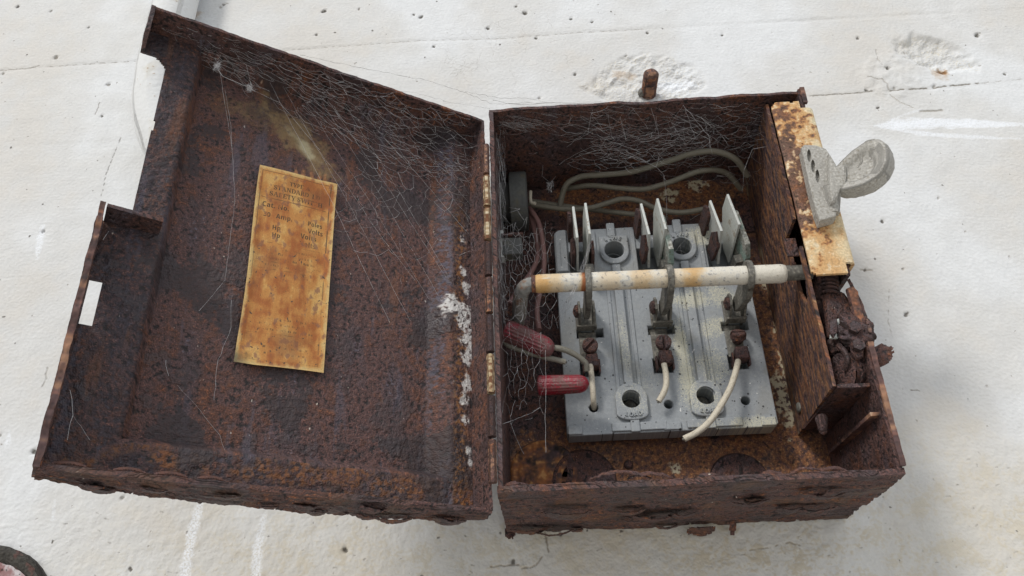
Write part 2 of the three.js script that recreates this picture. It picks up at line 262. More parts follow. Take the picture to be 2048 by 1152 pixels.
{
  const xs = [], ys = [];
  for (let x = -3; x < WX0; x += 0.1) xs.push(x); for (let i = 0; i <= 752; i++) xs.push(lerp(WX0, WX1, i / 752)); for (let x = WX1 + 0.1; x < 3.01; x += 0.1) xs.push(x);
  for (let y = -1.3; y < WY0; y += 0.1) ys.push(y); for (let i = 0; i <= 456; i++) ys.push(lerp(WY0, WY1, i / 456)); for (let y = WY1 + 0.1; y < 2.4; y += 0.1) ys.push(y);
  const N = xs.length, M = ys.length, P = new Float32Array(N * M * 3), U = new Float32Array(N * M * 2), I = new Uint32Array((N - 1) * (M - 1) * 6);
  for (let j = 0; j < M; j++) for (let i = 0; i < N; i++) { const k = j * N + i; P[k * 3] = xs[i]; P[k * 3 + 1] = ys[j]; P[k * 3 + 2] = wallHeight(xs[i], ys[j]); U[k * 2] = (xs[i] - WX0) / (WX1 - WX0); U[k * 2 + 1] = (ys[j] - WY0) / (WY1 - WY0); }
  for (const [x, y, r] of pits) if (r > 0.0011) { // the larger pits are real hollows
    const i0 = Math.floor((x - WX0) / (WX1 - WX0) * 752), j0 = Math.floor((y - WY0) / (WY1 - WY0) * 456), io = xs.indexOf(WX0), jo = ys.indexOf(WY0);
    for (let dj = -4; dj <= 4; dj++) for (let di = -4; di <= 4; di++) { const i = io + i0 + di, j = jo + j0 + dj; if (i < 0 || j < 0 || i >= N || j >= M) continue; const k = j * N + i; P[k * 3 + 2] -= r * 1.1 * ss(r * 1.5, r * 0.3, Math.hypot(xs[i] - x, ys[j] - y)); }
  }
  let q = 0; for (let j = 0; j < M - 1; j++) for (let i = 0; i < N - 1; i++) { const k = j * N + i; I[q++] = k; I[q++] = k + 1; I[q++] = k + N + 1; I[q++] = k; I[q++] = k + N + 1; I[q++] = k + N; }
  const g = new THREE.BufferGeometry(); g.setAttribute('position', new THREE.BufferAttribute(P, 3)); g.setAttribute('uv', new THREE.BufferAttribute(U, 2)); g.setIndex(new THREE.BufferAttribute(I, 1)); g.computeVertexNormals();

  // paint, dirt and marks
  const w = 2048, h = 1242, C = new Float32Array(w * h * 3), B = new Float32Array(w * h);
  const sx = (WX1 - WX0) / w, sy = (WY1 - WY0) / h;
  for (let j = 0; j < h; j++) for (let i = 0; i < w; i++) {
    const x = WX0 + (i + 0.5) * sx, y = WY0 + (j + 0.5) * sy, k = j * w + i;
    const n1 = fbm(x * 9, y * 9 + 40, 4), n2 = fbm(x * 70, y * 70, 3), n3 = fbm(x * 420, y * 520, 3), wood = fbm(x * 24, y * 620 + 6 * fbm(x * 20, y * 20, 2), 2);
    const c = [209, 209, 207];
    mix3(c, [217, 219, 220], ss(-0.05, 0.3, n1)); mix3(c, [203, 199, 192], ss(0.02, 0.4, -n1 + 0.3 * n2) * 0.6);
    // grained sandy grime, part painted shade and warm bounce, below the box and low down
    const low = ss(0.07, -0.02, y + 0.05 * n1), gr = ss(-0.1, 0.35, n2 + n3 * 0.8);
    mix3(c, [194, 186, 168], low * (0.25 + 0.5 * gr) * ss(-0.33, -0.1, x + 0.1 * n1));
    const st = blotch(x, y, 0.155, -0.012, 0.06, 0.02, 0.8, 60, 4); mix3(c, [180, 166, 140], st * (0.08 + 0.25 * gr));
    const m = 1 + 0.035 * n3 + 0.02 * wood + 0.03 * n2; C[k * 3] = c[0] * m; C[k * 3 + 1] = c[1] * m; C[k * 3 + 2] = c[2] * m;
    let torn = 0; { const dx = (x - boltChip[0]) / 0.047, dy = (y - boltChip[1]) / 0.023, r = Math.hypot(dx, dy + 0.25 * dx * dx) + 0.35 * fbm(x * 45, y * 45 + 5, 3); torn = ss(1.08, 0.92, r); const a = (x - crater[0]) * 0.86 + (y - crater[1]) * -0.5, b = (x - crater[0]) * 0.5 + (y - crater[1]) * 0.86; torn = Math.max(torn, ss(1.1, 0.75, Math.hypot(a / 0.032, b / 0.0165) + 0.42 * fbm(x * 60, y * 60 + 15, 3))); }
    if (torn > 0) { const q = fbm(x * 700, y * 700, 3); const e = ss(0.1, 0.35, q + 0.3 * n2) * torn; C[k * 3] += (206 - C[k * 3]) * e * 0.5; C[k * 3 + 1] += (196 - C[k * 3 + 1]) * e * 0.5; C[k * 3 + 2] += (172 - C[k * 3 + 2]) * e * 0.5; }
    B[k] = torn * 0.7 * fbm(x * 520 + 3, y * 620, 3) + 0.55 + 0.3 * n3 + 0.07 * wood * ss(0.05, 0.2, y) + 0.08 * n2 + low * 0.18 * fbm(x * 900, y * 900, 2);
  }
  const dab = (x, y, r, fn) => { // fn(dx, dy, k) in metres
    const i0 = Math.max(0, Math.floor((x - r - WX0) / sx)), i1 = Math.min(w - 1, Math.ceil((x + r - WX0) / sx)), j0 = Math.max(0, Math.floor((y - r - WY0) / sy)), j1 = Math.min(h - 1, Math.ceil((y + r - WY0) / sy));
    for (let j = j0; j <= j1; j++) for (let i = i0; i <= i1; i++) fn(WX0 + (i + 0.5) * sx - x, WY0 + (j + 0.5) * sy - y, j * w + i);
  };
  const tint = (k, c, t) => { for (let q = 0; q < 3; q++) C[k * 3 + q] += (c[q] - C[k * 3 + q]) * t; };
  for (const [x, y, r, e, a, dk] of pits) dab(x, y, r * 3, (dx, dy, k) => {
    const ca = Math.cos(a), sa = Math.sin(a), d = Math.hypot((dx * ca + dy * sa) / (r * (0.7 + e * 0.4)), (dy * ca - dx * sa) / (r * 0.8)) + 0.5 * fbm((x + dx) * 900, (y + dy) * 900, 2);
    const t = ss(1.05, 0.55, d); B[k] -= 0.55 * t; tint(k, dk > 0.6 ? [92, 88, 82] : [150, 143, 132], t * (0.25 + 0.6 * dk)); B[k] += 0.1 * ss(0.7, 0, Math.abs(d - 1.25));
  });
  const stroke = (pts, wd, c, t, o = {}) => { // polyline in photo pixels laid on the wall
    const q = pts.map(([a, b]) => WP(a, b)), r = rng(Math.round(pts[0][0] * 7 + pts[0][1]));
    for (let i = 1; i < q.length; i++) { const L = Math.hypot(q[i][0] - q[i - 1][0], q[i][1] - q[i - 1][1]), n = Math.max(2, Math.ceil(L / 0.0003)); for (let s = 0; s < n; s++) {
      const f = s / n, x = lerp(q[i - 1][0], q[i][0], f) + (o.wob ?? 0.0006) * pn(i * 7 + f * L * 300, pts[0][0]), y = lerp(q[i - 1][1], q[i][1], f) + (o.wob ?? 0.0006) * pn(pts[0][1], i * 5 + f * L * 300);
      const gate = o.broken ? ss(-0.05, 0.15, pn(s * 0.06 + i * 9, pts[0][1]) - o.broken + 0.2) : 1; const ww = wd * (0.6 + 0.8 * r());
      dab(x, y, ww * 2, (dx, dy, k) => { const d = Math.hypot(dx, dy) / ww; const v = ss(1, 0.4, d) * gate; B[k] -= (o.deep ?? 0.3) * v * 0.5; tint(k, c, t * v * 0.5); });
    } }
  };
  stroke([[0, 141], [60, 137], [80, 132]], 0.0006, [120, 112, 100], 0.4); stroke([[95, 134], [200, 127], [310, 121]], 0.0005, [128, 120, 110], 0.4, { broken: 0.1 });
  stroke([[560, 102], [700, 92], [840, 82], [1000, 78], [1140, 67], [1300, 58]], 0.0005, [140, 132, 120], 0.3, { broken: 0.1 });
  stroke([[1620, 192], [1700, 187], [1745, 183]], 0.0006, [100, 92, 80], 0.55); stroke([[1780, 182], [1840, 178], [1900, 172], [1965, 166]], 0.0007, [96, 88, 76], 0.6, { broken: 0.05 }); stroke([[1965, 166], [2048, 158]], 0.0005, [140, 132, 120], 0.3, { broken: 0.2 });
  stroke([[1735, 156], [1752, 159], [1764, 161], [1774, 172], [1777, 182]], 0.0006, [150, 142, 130], 0.35, { deep: 0.9 }); stroke([[1780, 190], [1797, 203], [1812, 210], [1828, 216]], 0.0006, [165, 155, 138], 0.3, { deep: 0.7 });
  stroke([[1752, 100], [1755, 120], [1768, 136], [1785, 137]], 0.0006, [170, 162, 148], 0.25, { deep: 0.6, broken: 0.1 });
  stroke([[1840, 223], [1885, 221]], 0.0012, [140, 134, 124], 0.4); stroke([[1720, 540], [1746, 541]], 0.0008, [150, 140, 126], 0.3);
  stroke([[200, 205], [190, 230]], 0.0005, [110, 104, 98], 0.6); stroke([[242, 275], [228, 310], [212, 350], [203, 392]], 0.0006, [100, 98, 94], 0.5, { broken: 0.12 });
  stroke([[95, 735], [92, 760], [85, 775]], 0.0007, [150, 146, 138], 0.35); stroke([[1090, 1063], [1097, 1105]], 0.0006, [110, 98, 82], 0.5, { deep: 0.6 }); stroke([[982, 1133], [1038, 1129]], 0.0006, [128, 114, 94], 0.45, { deep: 0.6 }); stroke([[1044, 1137], [1072, 1131], [1085, 1112]], 0.0006, [128, 114, 94], 0.45, { deep: 0.6 });
  stroke([[1500, 1100], [1540, 1095], [1580, 1084], [1600, 1092]], 0.0006, [124, 108, 84], 0.4, { broken: 0.1 });
  stroke([[1778, 578], [1776, 640], [1782, 668], [1770, 682]], 0.0005, [130, 124, 114], 0.35, { broken: 0.2 }); stroke([[1805, 778], [1840, 782]], 0.0005, [92, 84, 74], 0.5, { broken: 0.1 });
  { // fine crazing in the paint above the door
    const r = rng(91);
    for (let i = 0; i < 64; i++) { let x = 880 + r() * 260, y = 25 + r() * 130, a = r() * 6.3; if (i < 20) { x = 925 + (r() - 0.5) * 30; y = 140 + (r() - 0.5) * 20; } const p = [[x, y]]; const n = 2 + Math.floor(r() * 4); for (let s = 0; s < n; s++) { a += (r() - 0.5) * 1.6; x += Math.cos(a) * (5 + r() * 8); y += Math.sin(a) * (4 + r() * 6); p.push([x, y]); } stroke(p, 0.0003, [150, 145, 136], 0.3, { deep: 0.25 }); }
    for (let i = 0; i < 150; i++) { const x = r() * 2048, y = 900 + r() * 252, a = r() * 6.3, l = 3 + r() * 9; stroke([[x, y], [x + Math.cos(a) * l, y + Math.sin(a) * l * 0.5]], 0.0004, [92, 86, 78], 0.35, { deep: 0.3 }); }
  }
  { // white paint brushed and run over the cream coat
    const brush = (pts, wd, dens) => { const q = pts.map(([a, b]) => WP(a, b)); for (let i = 1; i < q.length; i++) { const n = Math.ceil(Math.hypot(q[i][0] - q[i - 1][0], q[i][1] - q[i - 1][1]) / 0.0006); for (let s = 0; s < n; s++) { const x = lerp(q[i - 1][0], q[i][0], s / n), y = lerp(q[i - 1][1], q[i][1], s / n), ww = lerp(wd[i - 1], wd[i], s / n); dab(x, y, ww, (dx, dy, k) => { const t = ss(1, 0.55, Math.hypot(dx, dy) / ww + 0.5 * fbm((x + dx) * 90, (y + dy) * 300, 3)) * ss(-dens - 0.3, 0.3, fbm((x + dx) * 950, (y + dy) * 1100 + 7, 2)); tint(k, [234, 238, 243], t * 0.22); }); } } };
    brush([[1748, 252], [1790, 250], [1840, 246], [1950, 247], [2060, 249]], [0.0012, 0.006, 0.0062, 0.005, 0.0022], 0.25);
    brush([[1790, 258], [1850, 268], [1920, 272], [2045, 278]], [0.002, 0.003, 0.0026, 0.0012], 0.15); brush([[1785, 238], [1830, 222], [1848, 219]], [0.001, 0.0016, 0.001], 0.1);
    brush([[400, 1005], [388, 1050], [378, 1100], [366, 1160]], [0.003, 0.0042, 0.004, 0.0045], -0.02); brush([[528, 1030], [516, 1090], [510, 1160]], [0.0025, 0.004, 0.0044], -0.02);
    brush([[86, 450], [80, 480], [74, 520]], [0.002, 0.004, 0.0015], 0); brush([[20, 860], [14, 890]], [0.001, 0.003], 0); brush([[110, 1000], [106, 1040]], [0.001, 0.002], 0); 
    brush([[1305, 170], [1350, 172], [1390, 168]], [0.003, 0.006, 0.004], 0.05);
  }
  { // rust weeping from the steel in the crater and under the bolt
    for (const [px, py, r, t] of [[1886, 140, 0.006, 0.8], [1880, 146, 0.009, 0.3], [1300, 182, 0.005, 0.5], [1238, 148, 0.007, 0.22], [1262, 152, 0.006, 0.2], [390, 30, 0.008, 0.25]]) { const [x, y] = WP(px, py); dab(x, y, r, (dx, dy, k) => tint(k, [142, 92, 42], t * ss(1, 0.2, Math.hypot(dx, dy) / r + 0.7 * fbm((x + dx) * 250, (y + dy) * 250, 3)))); }
  }
  const c8 = new Uint8Array(w * h * 4), b8 = new Uint8Array(w * h * 4);
  for (let k = 0; k < w * h; k++) { for (let q = 0; q < 3; q++) c8[k * 4 + q] = Math.max(0, Math.min(255, C[k * 3 + q])); b8[k * 4] = Math.max(0, Math.min(255, B[k] * 200)); b8[k * 4 + 1] = 190; c8[k * 4 + 3] = b8[k * 4 + 3] = 255; }
  const mat = finishTex(c8, b8, w, h, { bump: 0.0011 });
  const wall = obj('wall', g, mat); tag(wall, 'cream painted concrete wall with pits, chips and board marks', null, null, 'structure');
}
{ // unseen ground, added below the picture to hide low sky and bounce light up
  const m = makeTex(256, 256, (s, t, o) => { const n = fbm(s * 9, t * 9, 5), n2 = fbm(s * 60, t * 60, 3), v = 184 + 40 * n + 30 * n2; o[0] = v; o[1] = v * 0.98; o[2] = v * 0.94; o[3] = 0.5 + n2; }, { bump: 0.004 });
  const g = new THREE.PlaneGeometry(24, 24).rotateX(-Math.PI / 2).translate(0, -1.25, 11.9);
  tag(obj('ground', boxUV(g, 0.5), m), 'unseen pale ground added at the foot of the wall to bounce light up', null, null, 'structure');
}

// ------------------------------------------------------------------ the switch box: open steel enclosure on the wall
const swBox = group('switch_box');
tag(swBox, 'rusted steel safety switch box with its door swung open, mounted on the wall', 'switch box');
const BX = 0.0025; // sheet thickness, swollen by rust
{ // back panel: rust with remains of pale paint
  const P = (px, py) => { const p = Z(px, py, 0.004); return [p.x, p.y]; };
  const spots = [[1310, 405, 0.03, 0.012], [1160, 410, 0.02, 0.01], [1085, 942, 0.018, 0.02], [1330, 940, 0.07, 0.016], [1255, 930, 0.04, 0.016], [1440, 940, 0.05, 0.016], [1545, 925, 0.035, 0.02], [1190, 925, 0.03, 0.014], [1250, 410, 0.03, 0.012], [1420, 400, 0.03, 0.016], [1550, 700, 0.012, 0.06], [1540, 600, 0.012, 0.03]].map(([a, b, c, d]) => [...P(a, b), c, d]);
  const pale = [[1478, 945, 0.012, 0.006], [1500, 958, 0.006, 0.004], [1350, 938, 0.004, 0.003], [1340, 392, 0.007, 0.006], [1545, 585, 0.005, 0.012], [1562, 660, 0.004, 0.02], [1572, 745, 0.004, 0.015], [1390, 372, 0.007, 0.005], [1565, 800, 0.005, 0.02]].map(([a, b, c, d]) => [...P(a, b), c, d]);
  const m = makeTex(1024, 1264, (s, t, o) => {
    const x = s * W, y = t * H; rust(x, y, o, { s: 25, orange: 0.02, blue: -0.3, dark: 0, scale: -0.12 });
    let a = 0; for (const [cx, cy, rx, ry] of spots) a = Math.max(a, blotch(x, y, cx, cy, rx * 1.3, ry * 1.3, 0.8, 70, 3));
    const n = fbm(x * 330, y * 330, 3), n2 = fbm(x * 900, y * 900, 2);
    mix3(o, [158, 104, 62], a * ss(-0.5, 0.35, n + 0.3 * n2) * 0.7); mix3(o, [204, 160, 108], a * ss(0.12, 0.4, n2 + 0.4 * n) * 0.5); 
    let b = 0; for (const [cx, cy, rx, ry] of pale) b = Math.max(b, blotch(x, y, cx, cy, rx, ry, 1.3, 150, 9));
    mix3(o, [205, 198, 170], b * ss(-0.25, 0.05, n) * 0.9);
  }, { bump: 0.001 });
  obj('back_panel', plate({ u: [0.0005, W - 0.0005], v: [0.0005, H - 0.0005], cell: 0.0024, thick: 0.0016, pos: (u, v) => V(u, v, 0.0042 + 0.0004 * fbm(u * 40, v * 40, 2)), uv: (u, v) => [u / W, v / H] }), m, swBox);
  // knockouts: pressed discs with a ring groove
  const knock = (px, py, r, mat, name = 'knockout') => { const p = Z(px, py, 0.0055); const prof = [[0.0001, 0.0014], [r * 0.72, 0.0014], [r * 0.78, 0.0006], [r * 0.84, 0.0004], [r * 0.9, 0.0016], [r, 0.0017], [r * 1.06, 0]]; obj(name, boxUV(lathe(prof, V(p.x, p.y, 0.0048), V(p.x, p.y, 0.1), 40), 5, px, py), mat, swBox); };
  const mOr = makeTex(256, 256, (s, t, o) => { rust(s * 0.06, t * 0.06, o, { s: 33, orange: 0.08, blue: -0.5, scale: -0.5 }); const n = fbm(s * 7, t * 7, 4), n2 = fbm(s * 50, t * 50, 3); mix3(o, [180, 112, 58], ss(-0.2, 0.2, n + 0.5 * n2) * 0.8); mix3(o, [214, 166, 104], ss(0.1, 0.35, n2 + 0.5 * n) * 0.7); }, { bump: 0.0008 });
  const mOrT = mOr; knock(1088, 946, 0.0195, mOrT); knock(1168, 962, 0.0185, mRust); knock(1492, 428, 0.015, mRustDark); knock(1480, 965, 0.017, mRust);
  // black drain hole plug seen on the back panel
  const pl = Z(1257, 929, 0.0055); obj('screw_head', boxUV(lathe([[0.0001, 0.0012], [0.0022, 0.001], [0.0027, 0.0002], [0.0029, -0.0006]], V(pl.x, pl.y, 0.0056), V(pl.x, pl.y, 1), 16), 5), mRustDark, swBox);
}
// side sheets
const edgeWear = (u, f, a) => a * fbm(u * f, 3.7, 4);
obj('top_wall', plate({ u: [0, W], v: [0.0034, D], cell: 0.0015, thick: 0.0018, ou: 0.1, pos: (u, v) => { const f = v / D; const d = v + (f > 0.9 ? edgeWear(u, 60, 0.0016) : 0); return V(u, H - 0.0009 + 0.0006 * fbm(u * 40, v * 40, 2) - 0.0012 * f * ss(0.02, 0, Math.abs(u - 0.1)), d); }, lift: (u, v) => 0.0004 * fbm(u * 260, v * 260, 3) }), mRustDark, swBox);
obj('left_wall', plate({ u: [0.0034, D], v: [0.0015, H - 0.002], cell: 0.0015, thick: BX, ov: 0.3, pos: (u, v) => V(0.0013 + 0.0005 * fbm(u * 40, v * 40, 2) - 0.0006 * (u > D - 0.004 ? fbm(v * 90, 2, 3) : 0), v, u + (u > D - 0.003 ? edgeWear(v, 80, 0.0012) : 0)), lift: (u, v) => 0.0006 * fbm(u * 200, v * 200, 3) }), mRust, swBox);
{
  const bw = obj('bottom_wall', plate({ u: [-0.0005, W + 0.001], v: [0.002, D + 0.001], cell: 0.0011, thick: 0.0034, ou: 0.05, pos: (u, v) => { const back = 0.0005 + 0.003 * Math.abs(fbm(u * 70, 9, 4)); const vv = lerp(back, D + edgeWear(u, 90, 0.0016), (v - 0.002) / (D - 0.001)); return V(u, 0.0006 + 0.0008 * fbm(u * 30, vv * 30, 3), vv); }, lift: (u, v, s) => { const l = fbm(u * 45 + 1.5 * fbm(u * 30, v * 30, 2), v * 150, 3); const e = ss(D + 0.001, D - 0.006, v); return (s > 0 ? -0.0004 : 0.0002) + e * (0.0006 * ss(0, 0.05, l) + 0.0006 * ss(-0.22, -0.18, l)) + (0.0003 + 0.0003 * e) * fbm(u * 200, v * 260, 3); }, mask: (u, v) => !(v < 0.012 && fbm(u * 80, v * 120, 3) > 0.32) }), mFlake, swBox);
  const r = rng(31); // loose scales of rust along the lower edge and the outside of the bottom
  const scale = (x, y, z, a, b, tilt, turn, mat = mFlake) => { const g = plate({ u: [-a / 2, a / 2], v: [-b / 2, b / 2], cell: 0.0008, thick: 0.0005, ou: r(), ov: r(), pos: (u, v) => V(u, 0.18 * a * Math.cos(u / a * 2.4) + 0.0009 * fbm(u * 300 + x * 900, v * 300, 3), v), mask: (u, v) => Math.hypot(u / a, v / b) + 0.3 * fbm(u * 260 + x * 700, v * 260, 3) < 0.5 }); g.rotateX(tilt).rotateY(turn).translate(x, y, z); obj('rust_flake', g, mat, bw); };
  for (let i = 0; i < 16; i++) scale(0.006 + r() * 0.182, -0.0018 - r() * 0.0012, 0.006 + r() * 0.078, 0.007 + r() * 0.02, 0.004 + r() * 0.006, Math.PI + (r() - 0.5) * 0.35, (r() - 0.5) * 0.5);
  for (const [px, py, a] of [[1240, 962, 0.03], [1300, 958, 0.022], [1420, 952, 0.012], [1615, 947, 0.016], [1668, 944, 0.014], [1545, 950, 0.01], [1030, 972, 0.012]]) { const p = Z(px, py, D - 0.002); scale(p.x, 0.0024, D - 0.0035, a, 0.005, 0.55, 0.05, mRust); }
  { const p = Z(1020, 1068, 0.004); scale(p.x, p.y + 0.001, 0.004, 0.006, 0.009, 1.35, 0.2, mRust); }
  { const p = Z(1400, 1052, 0.004); scale(p.x, -0.004, 0.005, 0.016, 0.007, 2.6, 0.1); }
  { const p = Z(1462, 1046, 0.004); scale(p.x, -0.0045, 0.006, 0.004, 0.009, 2.1, 0.3); }
}
obj('right_wall', plate({ u: [0.0034, D + 0.001], v: [0.0016, H + 0.0006], cell: 0.0013, thick: 0.0022, ov: 0.6, pos: (u, v) => V(W - 0.0011 + 0.0007 * fbm(u * 40, v * 40, 2), v, u + (u > D - 0.003 ? edgeWear(v, 70, 0.0014) : 0)), lift: (u, v) => 0.0007 * fbm(u * 180, v * 180, 3), mask: (u, v) => !(v > 0.066 && v < 0.108 && u > 0.056 + 0.006 * fbm(v * 120, 2, 3)) }), mRust, swBox);
// worn bright edge of the right wall
obj('edge_strip', [plate({ u: [0.003, 0.068], v: [-0.0011, 0.0016], cell: 0.0009, thick: 0.0022, pos: (u, v) => V(W + v + 0.0004 * fbm(u * 200, v * 200, 3), u, D + 0.0012 + 0.0011 * fbm(u * 90, 5, 3)) }), plate({ u: [0.229, H + 0.001], v: [-0.0011, 0.0016], cell: 0.0009, thick: 0.0022, pos: (u, v) => V(W + v, u, D + 0.0012 + 0.0009 * fbm(u * 90, 5, 3)) })], mEdge, swBox);
{ // diagonal rib riveted inside the right wall
  const a = XP(1660, 905, 0.1885), b = XP(1745, 828, 0.1885), d = b.clone().sub(a), n = V(0, d.z, -d.y).normalize();
  const g = plate({ u: [0, d.length()], v: [0, 0.005], cell: 0.001, thick: 0.0018, pos: (u, v) => a.clone().addScaledVector(d.clone().normalize(), u).add(V(0.004 - v, 0, 0)), lift: (u, v) => 0.0003 * fbm(u * 300, v * 300, 2) });
  obj('diagonal_rib', g, mEdge, swBox);
}
// ---- channel bracket carrying the mechanism, inside the right wall
const bracket = group('mechanism_bracket', swBox);
{
  const bx = (z) => lerp(0.1768, 0.1735, z / D); // leans a little
  const m = makeTex(512, 1024, (s, t, o) => { const x = s * 0.1, y = t * 0.2; rust(x, y * 0.5, o, { s: 51, orange: 0.08, blue: -0.2, dark: -0.02, streak: 30, scale: -0.22 }); const n = fbm(x * 300, y * 90, 4); mix3(o, [150, 104, 66], ss(-0.12, 0.3, n) * 0.7); mix3(o, [196, 158, 112], ss(0.22, 0.4, fbm(x * 900, y * 260, 2)) * 0.6); mix3(o, [60, 46, 52], ss(0.1, 0.35, -n + 0.4 * fbm(x * 60, y * 30, 3)) * 0.5); const e = ss(0.16, 0.05, s + 0.1 * n); mix3(o, [182, 172, 140], e * ss(-0.05, 0.3, fbm(x * 120, y * 60, 4)) * 0.75); }, { bump: 0.001 });
  obj('inner_plate', plate({ u: [0.0045, 0.0865], v: [0.0475, 0.236], cell: 0.0012, thick: 0.0018, pos: (u, v) => V(bx(u) + 0.0005 * fbm(u * 50, v * 50, 2), v, u * (1 - 0.012 * ss(0.2, 0.24, v)) + (u > 0.084 ? 0.001 * fbm(v * 120, 4, 3) : 0)), lift: (u, v) => 0.0003 * fbm(u * 250, v * 250, 3), uv: (u, v) => [u / 0.1, v / 0.2], mask: (u, v) => {
    const q = Math.abs(u - 0.0755) < 0.0075 - Math.max(0, (0.112 - v)) * 0.5 && v > 0.1 && v < 0.131; // notch for the crossbar
    const slot = u > 0.066 && v > 0.131 && v < 0.15; return !(q || slot);
  } }), m, bracket);
  obj('bottom_flange', plate({ u: [bx(0.05), W - 0.0028], v: [0.02, 0.0868], cell: 0.0012, thick: 0.002, pos: (u, v) => V(u, 0.0472 - 0.02 * (1 - v / 0.0868) * 0 + 0.0005 * fbm(u * 100, v * 100, 2), v), lift: (u, v) => 0.0004 * fbm(u * 250, v * 250, 3), ou: 0.37 }), mRust, bracket);
  const t = Z(1583, 495, 0.078); obj('stop_tab', boxUV(rough(rbox(0.0068, 0.012, 0.0014, t.x, t.y, t.z), 0.0002, 300), 5, 0.2), mRust, bracket);
  const bolt = Z(1643, 838, 0.06), b2 = Z(1646, 862, 0.071); obj('bolt', boxUV(rough(cyl(bolt, b2, 0.0032, 0.0021, 18, 6), 0.0005, 500), 8, 0.4), mRust, bracket);
  const rv = XP(1598, 815, bx(0.02) - 0.0012); obj('rivet', boxUV(new THREE.SphereGeometry(0.0032, 16, 10).scale(0.5, 1, 1).translate(rv.x, rv.y, rv.z), 8), mBrass, bracket);
}
